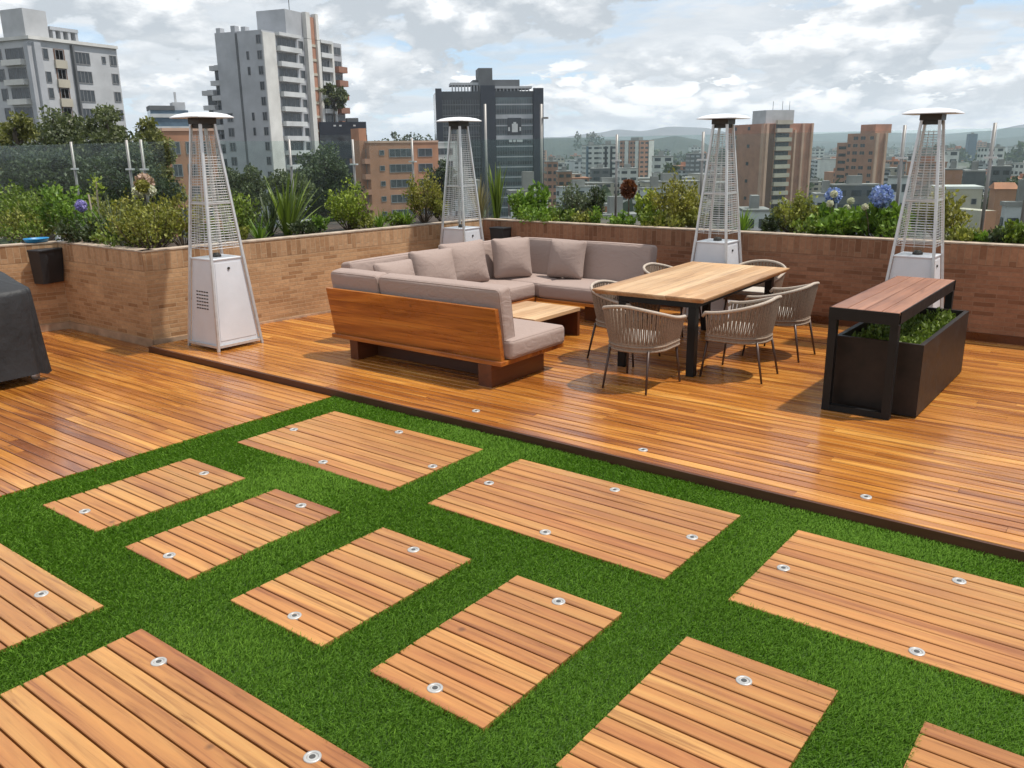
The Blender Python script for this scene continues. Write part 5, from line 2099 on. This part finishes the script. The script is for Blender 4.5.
# --- orange brick block
B = Building('brick_block', 'orange brick apartment block in the middle distance left of the white block', 'building', 352, 369, 438, 168, 143, 20)
W, Dp = B.W, B.D
B.body('orange')
for i in range(6):
    z = 1.2 + 2.85 * i
    B.win('R', W * 0.14, z + 0.2, W * 0.06, 0.8, 0)
    B.win('R', W * 0.28, z, W * 0.32, 1.35, 3)
    B.win('R', W * 0.70, z, W * 0.20, 1.35, 1)
    B.win('L', Dp * 0.20, z, Dp * 0.45, 1.5, 1)
for i in range(6):
    z = 1.2 + 2.85 * i
    B.pieces('balcony', 'brown', [('L', 0.0, Dp * 0.9, z + 1.65, z + 2.6, 0.0, 1.0)])
b = MB()
b.box((-1.2, 2.0, 0), (W * 0.02, 6.5, B.H + 2.7))
B.part(b, 'stair_tower', 'orange')
b = MB()
b.box((-0.12, -0.12, B.H), (W + 0.05, Dp, B.H + 0.35))
B.part(b, 'parapet', 'pink')

# --- white block
B = Building('white_block', 'low white block with dark window rows right of the orange brick block', 'building', 408, 412, 462, 235, 143.5, 8)
W = B.W
B.body('offwhite')
for i in range(5):
    z = 1.4 + 3.2 * i
    B.win('R', W * 0.08, z + 1.5, W * 0.09, 1.5, 0)
    B.win('R', W * 0.30, z, W * 0.50, 1.5, 5)
b = MB()
b.box((-0.1, -0.1, B.H), (W, 12, B.H + 0.4))
B.part(b, 'parapet', 'white')

# --- dark glass tower
B = Building('glass_tower', 'dark glass office tower with pale floor lines and a raised roof frame', 'building', 433.5, 436, 543, 330, 91.5, 3)
W = B.W
B.body('glassdk', D=22)
b = MB()
B.slab(b, 'R', W * 0.55, W * 0.90, 2.2, B.H, 0.0, 0.15)
B.part(b, 'glass_front', 'glassmid')
for i in range(16):
    z = 4.5 + 3.75 * i
    B.pieces('floor_line', 'dkgrey', [('R', W * 0.05, W * 0.40, z, z + 0.35, 0.0, 0.2)])
    B.pieces('floor_line', 'grey', [('R', W * 0.55, W * 0.90, z, z + (1.5 if i in (1, 3) else 0.45), 0.15, 0.3)])
for i in range(16):
    z = 6.4 + 3.75 * i
    B.pieces('window_band', 'win', [('R', W * 0.05, W * 0.40, z, z + 1.3, 0.0, 0.12)])
    B.pieces('window_band', 'win', [('R', W * 0.555, W * 0.895, z, z + 1.2, 0.15, 0.22)])
B.pieces('pier', 'navy', [('R', W * 0.41, W * 0.545, -2.0, B.H, 0.0, 0.9)])
B.pieces('pier', 'navy', [('R', W * 0.905, W * 1.0, -1.0, B.H, 0.0, 1.0)])
B.pieces('pier', 'navy', [('R', -0.3, W * 0.05, -1.0, B.H, 0.0, 0.8)])
for i in range(15):
    u = W * (0.055 + 0.0235 * i)
    B.pieces('mullion', 'dkgrey', [('R', u, u + 0.16, 3.0, B.H, 0.12, 0.24)])
    u = W * (0.558 + 0.0235 * i)
    B.pieces('mullion', 'dkgrey', [('R', u, u + 0.16, 3.0, B.H, 0.22, 0.28)])
b = MB()
b.box((W * 0.14, 2, B.H + 2.3), (W * 0.40, 12, B.H + 3.2))
for i in range(9):
    x = W * (0.15 + 0.029 * i)
    b.box((x, 2.2, B.H), (x + 0.45, 2.8, B.H + 2.3))
b.box((W * 0.55, 1, B.H + 1.0), (W * 0.9, 12, B.H + 1.8))
for i in range(10):
    x = W * (0.56 + 0.034 * i)
    b.box((x, 1.2, B.H), (x + 0.4, 1.6, B.H + 1.0))
B.part(b, 'roof_frame', 'midgrey')
b = MB()
b.box((W * 0.35, 3, B.H), (W * 0.79, 14, B.H + 4.2))
b.box((W * 0.40, 1.5, B.H), (W * 0.53, 12, B.H + 8.2))
B.part(b, 'plant_room', 'dkgrey')
b = MB()
B.slab(b, 'R', W * 0.66, W * 0.79, 9.5, 15.5, 0.3, 0.5)
sg = B.part(b, 'sign_board', 'glassdk')
b = MB()
for (u0, u1, z0, z1) in ((0.70, 0.755, 11.6, 14.6), (0.715, 0.74, 11.0, 11.6), (0.665, 0.68, 12.8, 14.2), (0.772, 0.786, 12.8, 14.2), (0.67, 0.70, 17.3, 18.2), (0.71, 0.735, 17.3, 18.2), (0.745, 0.80, 17.3, 18.2)):
    B.slab(b, 'R', W * u0, W * u1, z0, z1, 0.5, 0.62)
o = b.build('sign_letters', BM['white'], sg)

# --- brown brick tower behind the third heater
B = Building('brick_tower', 'brown brick tower with a pale balcony column and a grey roof core', 'building', 728, 766, 813, 300, 123.5, 33)
W, Dp = B.W, B.D
B.body('brown')
B.pieces('pale_strip', 'pink', [('R', 0.0, W * 0.05, 0.0, B.H, 0.0, 0.7)])
B.pieces('pale_strip', 'pink', [('L', 0.0, Dp * 0.06, 0.0, B.H, 0.0, 0.7)])
B.pieces('pale_strip', 'pink', [('R', W * 0.60, W * 0.635, 2.0, B.H, 0.0, 0.7)])
B.pieces('pale_strip', 'pink', [('R', W * 0.76, W * 0.80, 0.0, B.H, 0.0, 0.8)])
B.pieces('pale_strip', 'pink', [('R', W * 0.96, W * 1.0, 0.0, B.H, 0.0, 0.6)])
for i in range(16):
    z = 2.85 * i
    B.pieces('balcony', 'tan', [('R', W * 0.20, W * 0.52, z + 1.55, z + 2.85, 0.0, 1.3)])
B.pieces('balcony', 'tan', [('R', W * 0.20, W * 0.52, -1.0, 0.3, 0.0, 1.3)])
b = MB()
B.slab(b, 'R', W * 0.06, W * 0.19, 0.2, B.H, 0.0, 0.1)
B.part(b, 'shade_strip', 'shadebrown')  # flat strip of brown wall with the shade put into its colour
for i in range(14):
    z = 0.3 + 2.85 * i
    B.win('R', W * 0.22, z, W * 0.28, 1.2, 3, frame='dkgrey')
    if i % 2 == 0:
        B.win('L', Dp * 0.38, z + 0.5, Dp * 0.07, 1.1, 0, frame='brown')
    B.win('L', Dp * 0.74, z + 0.4, Dp * 0.14, 1.2, 1, frame='tan' if i % 3 else 'brown')
b = MB()
b.box((0.5, 1.0, B.H), (W * 0.62, 9, B.H + 4.2))
B.part(b, 'roof_core', 'midgrey')
b = MB()
for x in (0.2, 0.4, 0.55):
    b.tube([(W * x, 2, B.H + 4.2), (W * x, 2, B.H + 7)], 0.09, 4)
B.part(b, 'antenna', 'dkgrey')

# --- second brown tower
B = Building('brick_tower', 'stepped brown brick tower behind the blue hydrangeas', 'building', 848, 876, 887, 380, 133, 42)
W, Dp = B.W, B.D
B.body('brown')
B.pieces('pale_strip', 'pink', [('R', 0.0, W * 0.22, 0.0, B.H, 0.0, 0.7)])
B.pieces('pale_strip', 'pink', [('R', W * 0.80, W * 1.0, 0.0, B.H, 0.0, 0.8)])
b = MB()
b.box((0.5, Dp + 0.02, 0), (9, Dp + 6.5, B.H - 3.5))
B.part(b, 'step', 'brown')
for i in range(15):
    z = 1.2 + 2.9 * i
    for k_, (u, ww) in enumerate(((0.05, 0.13), (0.34, 0.17), (0.60, 0.17), (0.86, 0.1))):
        if (i * 3 + k_) % 7 != 3:
            B.win('L', Dp * u, z, Dp * ww, 1.3, 1, frame='brown' if (i + k_) % 3 else 'pink')
b = MB()
b.box((1.0, Dp * 0.1, B.H), (9, Dp * 0.62, B.H + 3.4))
B.part(b, 'roof_core', 'brown')
for i in range(14):
    b = MB()
    z = 5.0 + 2.9 * i
    b.box((0.42, Dp + 0.8, B.H - z - 1.2), (0.499, Dp + 5.2, B.H - z))
    B.part(b, 'window_band', 'win')


# --- simpler blocks farther off, each with banded floors
def block(name, lab, xl, xm, xr, d, yt, ang, wall, band='win', fl=3.1, hb=1.3, roof='roof', extra=None, group=None, top=True, nb=9):
    B = Building(name, lab, 'building', xl, xm, xr, d, yt, ang, group=group)
    b = MB()
    b.box((0, 0, 0), (B.W, B.D, B.H))
    b.curmat = 1
    for i in range(nb):
        z = 1.0 + fl * i
        if z + hb > B.H - 0.5:
            break
        nwin = max(2, int(B.W / 3.2))
        for k_ in range(nwin):
            u = B.W * (k_ + 0.18) / nwin
            B.slab(b, 'R', u, u + B.W * 0.64 / nwin, z, z + hb, 0.0, 0.08)
        nd = max(1, int(B.D / 3.2))
        for k_ in range(nd):
            u = B.D * (k_ + 0.2) / nd
            B.slab(b, 'L', u, u + B.D * 0.6 / nd, z, z + hb, 0.0, 0.08)
    b.build('wall', [BM[wall], BM[band]], B.root)
    if top:
        b = MB()
        b.box((-0.15, -0.15, B.H), (B.W + 0.15, B.D + 0.15, B.H + 0.35))
        b.box((B.W * 0.35, B.D * 0.3, B.H + 0.35), (B.W * 0.65, B.D * 0.7, B.H + 2.2))
        B.part(b, 'roof', roof)
    return B


B = block('slab_block', 'pale slab tower, left one of the distant pair behind the silvery bush', 582, 586, 600, 560, 145.5, 8, 'offwhite', nb=12)
b = MB()
B.slab(b, 'R', B.W * 0.02, B.W * 0.18, 0.5, B.H, 0.08, 0.2)
B.part(b, 'glass_strip', 'blueglass')
B = block('slab_block', 'pale slab tower with dark upright strips, second of the distant pair', 599, 602, 617, 540, 145, 8, 'offwhite', nb=12)
b = MB()
B.slab(b, 'R', B.W * 0.18, B.W * 0.34, 0.8, B.H * 0.7, 0.08, 0.2)
B.slab(b, 'R', B.W * 0.55, B.W * 0.70, 0.8, B.H * 0.7, 0.08, 0.2)
B.part(b, 'glass_strip', 'glassdk')
B = block('tower_block', 'brown and cream tower block behind the red topiary', 620, 640, 654, 600, 140.5, 38, 'brown', nb=14)
b = MB()
B.slab(b, 'R', B.W * 0.62, B.W * 0.98, 0.2, B.H, 0.08, 0.5)
B.slab(b, 'L', B.D * 0.55, B.D * 0.72, 0.2, B.H, 0.08, 0.5)
B.slab(b, 'L', B.D * 0.05, B.D * 0.2, 0.2, B.H, 0.08, 0.5)
B.part(b, 'pale_strip', 'offwhite')
block('low_block', 'white banded low block in front of the brown and cream tower', 617, 620, 638, 430, 169, 6, 'offwhite', nb=6)
block('low_block', 'dark low block below the pale slab towers', 590, 592, 610, 440, 169, 5, 'dkgrey', nb=5)
block('low_block', 'brown brick block just right of the dark glass tower', 544, 547, 558, 400, 162, 6, 'brown', nb=6)
block('low_block', 'small orange block beside the brown brick block', 556, 558, 572, 370, 172, 6, 'orange', nb=5)
block('low_block', 'dark grey block left of the heater behind the table', 686, 690, 706, 640, 154, 10, 'dkgrey', 'grey', nb=7)
block('long_block', 'long grey apartment block between the two brown towers', 812, 815, 840, 760, 160, 4, 'midgrey', nb=6)
block('far_tower', 'slim blue tower far off near the right edge of the photo', 967, 969, 978, 1500, 134, 5, 'steelblue', 'steelblue', nb=18)
block('far_tower', 'pale tower right of the slim blue tower', 992, 994, 1004, 880, 147, 8, 'offwhite', 'grey', nb=10)
block('low_block', 'dark wide block near the right edge below the pale tower', 989, 992, 1012, 300, 167, 6, 'dkgrey', 'win', nb=4)
block('low_block', 'red brick low block seen right of the bench heater', 943, 946, 963, 250, 170, 6, 'orange', 'brown', nb=4)
block('low_block', 'black sided low block behind the grey blank wall', 963, 966, 986, 215, 172, 4, 'dkgrey', 'dkgrey', nb=3)
B = Building('blank_wall_building', 'plain tan grey building with a blank wall right of the bench heater', 'building', 930, 938, 983, 120, 189, 10)
B.body('tan')
b = MB()
b.box((-0.1, -0.1, B.H), (B.W + 0.1, B.D, B.H + 0.3))
B.part(b, 'parapet', 'offwhite')
B.win('R', B.W * 0.78, 1.2, 0.5, 0.6, 0)
B.win('R', B.W * 0.78, 2.4, 0.5, 0.6, 0)
B = Building('annex', 'low tan annex with a brick end in front of the blank wall building', 'building', 950, 982, 996, 96, 211, 40)
B.body('tan')
b = MB()
B.slab(b, 'R', 0.0, B.W, 0.0, B.H, 0.0, 0.1)
B.part(b, 'brick_end', 'orange')
B = Building('tile_roof_house', 'terracotta roofed house at the right edge behind the annex', 'building', 990, 996, 1017, 150, 189, 14)
B.body('orange')
b = MB()
b.hexa([(-0.3, -0.3, B.H), (B.W + 0.3, -0.3, B.H), (B.W + 0.3, B.D + 0.3, B.H), (-0.3, B.D + 0.3, B.H), (0, B.D * 0.45, B.H + 0.9), (B.W, B.D * 0.45, B.H + 0.9), (B.W, B.D * 0.55, B.H + 0.9), (0, B.D * 0.55, B.H + 0.9)])
B.part(b, 'roof', 'terracotta')
for i, (xl, xm, xr, d, yt, wall, lab) in enumerate([
    (508, 511, 548, 90, 194, 'offwhite', 'low flat white roof behind the bright ground cover'),
    (577, 580, 612, 110, 207, 'terracotta', 'low terracotta roof below the pale slab towers'),
    (640, 643, 668, 150, 190, 'white', 'small white building behind the lime plant'),
    (812, 816, 838, 140, 196, 'grey', 'low grey roof behind the smaller blue hydrangea'),
    (888, 890, 912, 160, 178, 'white', 'low white roofed shed left of the bench heater'),
    (1002, 1006, 1040, 85, 206, 'midgrey', 'grey low roof at the right edge of the photo'),
    (448, 452, 480, 130, 183, 'grey', 'grey low building behind the corner heater'),
    (640, 646, 700, 220, 183, 'tan', 'long tan low building behind the big yellow green bush'),
    (556, 560, 600, 260, 188, 'midgrey', 'long grey low roof behind the silvery bush'),
    (738, 744, 770, 130, 212, 'white', 'white low roof at the foot of the brown brick tower'),
    (590, 596, 640, 95, 218, 'tan', 'tan low roof behind the small shrubs by the topiary'),
    (828, 834, 880, 210, 186, 'dkgrey', 'dark low block at the foot of the stepped tower'),
]):
    block('low_building', lab, xl, xm, xr, d, yt, 8 + 5 * (i % 3), wall, nb=2)

# --- the spread of the city: many small blocks
gC = np.random.default_rng(21)
protos = []
for wall, roof, lab, grp in (('offwhite', 'roof', 'small pale block in the spread of the far city', 'pale blocks of the far city'),
                             ('tan', 'roof', 'small tan block in the spread of the far city', 'tan blocks of the far city'),
                             ('orange', 'terracotta', 'small brick red block in the spread of the far city', 'brick blocks of the far city'),
                             ('midgrey', 'dkgrey', 'small grey block in the spread of the far city', 'grey blocks of the far city')):
    for w_, d_2, h_ in ((14, 12, 9), (22, 14, 7), (11, 11, 18), (30, 16, 12)):
        b = MB()
        b.box((-w_ / 2, -d_2 / 2, 0), (w_ / 2, d_2 / 2, h_))
        b.curmat = 1
        for k_ in range(int(h_ // 3)):
            z = 1.2 + 3 * k_
            nwn = int(w_ // 4)
            for j in range(nwn):
                x = -w_ / 2 + w_ * (j + 0.2) / nwn
                b.box((x, -d_2 / 2 - 0.08, z), (x + w_ * 0.6 / nwn, -d_2 / 2 + 0.02, z + 1.4))
            for j in range(3):
                y = -d_2 / 2 + d_2 * (j + 0.2) / 3
                b.box((-w_ / 2 - 0.08, y, z), (-w_ / 2 + 0.02, y + d_2 * 0.2, z + 1.4))
        b.curmat = 2
        b.box((-w_ / 2 - 0.2, -d_2 / 2 - 0.2, h_), (w_ / 2 + 0.2, d_2 / 2 + 0.2, h_ + 0.4))
        b.box((-w_ * 0.2, -2, h_ + 0.4), (w_ * 0.05, 2, h_ + 2.4))
        o = b.build('city_block', [BM[wall], BM['win'], BM[roof]])
        tag(o, lab, 'building', grp)
        protos.append([o, False])
cnt = 0
while cnt < 296:
    px = gC.uniform(525, 1050)
    d = 420 * (8.0 ** gC.uniform(0, 1))
    v = ray(px, 150)
    u = Vector((v.x, v.y)).normalized()
    pr = protos[int(gC.integers(len(protos)))]
    if d < 900 and gC.uniform() < 0.25:
        continue
    o = pr[0]
    if pr[1]:
        o = pr[0].copy()
        C.objects.link(o)
    pr[1] = True
    o.location = (u.x * d, u.y * d, GZ)
    o.rotation_euler = (0, 0, R(38) + gC.choice([0, math.pi / 2]) + gC.normal(0, 0.12))
    sc = gC.uniform(0.75, 1.25) * (1.0 if d < 1500 else 1.35)
    o.scale = (sc, sc, sc * gC.uniform(0.7, 1.25))
    cnt += 1

# trees scattered through the city and a wooded rise: uncountable far masses
def far_woods(name, lab, pts, leaf, mat, seed):
    g = np.random.default_rng(seed)
    P, L = [], []
    for (x, y, z, r, h) in pts:
        n = 46
        q = unit(g.normal(0, 1, (n, 3))) * g.uniform(0.45, 1, (n, 1)) * np.array([r, r, h / 2])
        P.append(q + np.array([x, y, z + h * 0.5]))
        L.append(np.full(n, r * leaf) * g.uniform(0.6, 1.3, n))
    P, L = np.concatenate(P), np.concatenate(L)
    o = leaves_mesh(name, P, unit(g.normal(0, 1, (len(P), 3))), L, L * 0.42, np.clip(g.normal(0.45, 0.25, len(P)), 0, 1), LEAF[mat], None, seed=seed)
    tag(o, lab, 'woods', kind='stuff')


pts = []
for i in range(330):
    px = gC.uniform(430, 1100)
    d = 260 * (14 ** gC.uniform(0, 1))
    v = ray(px, 150)
    u = Vector((v.x, v.y)).normalized()
    r = gC.uniform(3.0, 7.5) * (1 if d < 1200 else 2.0)
    pts.append((u.x * d, u.y * d, GZ, r, r * gC.uniform(1.2, 1.9)))
for i in range(420):
    px = gC.uniform(-900, 420)
    d = 75 * (20 ** gC.uniform(0, 1))
    v = ray(px, 150)
    u = Vector((v.x, v.y)).normalized()
    r = gC.uniform(3.0, 6.5) * (1 if d < 600 else 2.0)
    pts.append((u.x * d, u.y * d, GZ, r, r * gC.uniform(1.2, 1.9)))
far_woods('city_trees_woods', 'dark green trees scattered through the far city', pts, 0.75, 'dark', 3)


# ------------------------------------------------------------------ hills
def ridge(name, prof, d, depth, mat, seed=0, rough=1.0):
    """prof: (px, ytop) along the skyline; builds a ridge with a front and a back slope"""
    r = random.Random(seed)
    cols = []
    n = 120
    x0, x1 = prof[0][0], prof[-1][0]
    for i in range(n + 1):
        px = x0 + (x1 - x0) * i / n
        for (a, ya), (b_, yb) in zip(prof, prof[1:]):
            if a <= px <= b_:
                t = (px - a) / (b_ - a)
                t = t * t * (3 - 2 * t)
                y = ya + (yb - ya) * t
                break
        v = ray(px, y)
        u = Vector((v.x, v.y)).normalized()
        zt = at(px, y, d).z
        row = []
        for s_, f in ((-1.0, 0.0), (-0.75, 0.16), (-0.5, 0.42), (-0.25, 0.74), (0.0, 1.0), (0.35, 0.7), (1.0, 0.0)):
            dd = d + s_ * depth
            z = GZ - 2 + (zt - GZ + 2) * f
            if 0 < f < 1:
                z += (zt - GZ) * 0.10 * math.sin(i * 0.55 + s_ * 9) * rough + (zt - GZ) * 0.05 * r.uniform(-1, 1) * rough
            row.append((u.x * dd, u.y * dd, z))
        cols.append(row)
    k = len(cols[0])
    vs = [p for row in cols for p in row]
    fs = []
    for i in range(n):
        for j in range(k - 1):
            fs.append((i * k + j, (i + 1) * k + j, (i + 1) * k + j + 1, i * k + j + 1))
    b = MB()
    b.smooth = True
    b.add(vs, fs)
    tag(b.build(name, mat), kind='structure')


hm, k, p = newmat('hill_cover')
tc = k.n('ShaderNodeTexCoord')
n1 = k.noise(tc.outputs['Object'], 0.004, 7, 0.7)
k.l(k.ramp(n1, [(0.38, (0.020, 0.026, 0.022)), (0.54, (0.034, 0.040, 0.034)), (0.64, (0.08, 0.075, 0.068)), (0.74, (0.15, 0.145, 0.135))]), p.inputs['Base Color'])
p.inputs['Roughness'].default_value = 0.95
wm, k, p = newmat('wooded_cover')
tc = k.n('ShaderNodeTexCoord')
n1 = k.noise(tc.outputs['Object'], 0.03, 6, 0.7)
k.l(k.ramp(n1, [(0.35, (0.016, 0.024, 0.020)), (0.6, (0.042, 0.052, 0.040)), (0.75, (0.13, 0.105, 0.08))]), p.inputs['Base Color'])
p.inputs['Roughness'].default_value = 0.95
p_wood = k.n('ShaderNodeBump')
p_wood.inputs['Strength'].default_value = 1.0
p_wood.inputs['Distance'].default_value = 6.0
k.l(n1, p_wood.inputs['Height'])
k.l(p_wood.outputs[0], p.inputs['Normal'])
ridge('hills', [(380, 141), (470, 139), (560, 137), (596, 133), (618, 129.5), (640, 131), (672, 126.5), (700, 127.5), (735, 133), (800, 134), (870, 132), (940, 134), (985, 131), (1030, 124), (1100, 118), (1180, 121)], 6200, 1600, hm, 1)
ridge('wooded_hills', [(360, 143.5), (400, 141), (450, 140), (530, 138.5), (575, 138), (610, 139.5), (640, 145), (655, 138.5), (676, 136), (695, 139), (715, 147), (760, 149)], 2300, 650, wm, 2)
ridge('near_slope_hills', [(-900, 138), (-500, 132), (-200, 136), (60, 139), (200, 144), (330, 145), (400, 147)], 3000, 800, hm, 6)
ridge('far_slope_hills', [(740, 147), (800, 141), (870, 141), (930, 143), (985, 139), (1030, 136), (1120, 134)], 4200, 900, hm, 4)

# trees standing out on the wooded rise
pts = []
for (px, yb, hp, d) in [(541 + i * 7, 139 + (i % 3), 4 + (i * 7) % 5, 2200) for i in range(0)] + [(578, 139, 6, 1900), (590, 138.5, 7, 1900), (594, 138.5, 6, 1900), (600, 139, 4, 1900), (396, 141, 9, 520), (404, 141, 6, 520), (412, 140, 7, 520), (420, 141, 6, 520), (428, 141, 6, 520), (386, 143, 6, 520), (378, 144, 5, 520)]:
    bt = at(px, yb + 3, d)
    tp = at(px, yb - hp, d)
    h = tp.z - bt.z
    pts.append((bt.x, bt.y, bt.z, h * 0.5, h))
    # the crown reaches down to the slope
    pts.append((bt.x, bt.y, bt.z - h, h * 0.6, h * 1.3))
far_woods('ridge_woods', 'dark trees standing out along the wooded rise', pts, 0.6, 'dark', 9)

# ------------------------------------------------------------------ haze
hz = MB()
hz.box((-8600, -8600, GZ - 6), (8600, 8600, 215))
hmz = bpy.data.materials.new('haze_air')
hmz.use_nodes = True
t = hmz.node_tree
t.nodes.clear()
k = NT(t)
out = k.n('ShaderNodeOutputMaterial')
pv = k.n('ShaderNodeVolumePrincipled')
pv.inputs['Color'].default_value = (0.80, 0.90, 1.0, 1)
pv.inputs['Density'].default_value = 0.00014
pv.inputs['Anisotropy'].default_value = 0.0
k.l(pv.outputs[0], out.inputs['Volume'])
o = hz.build('haze', hmz)
tag(o, kind='stuff')
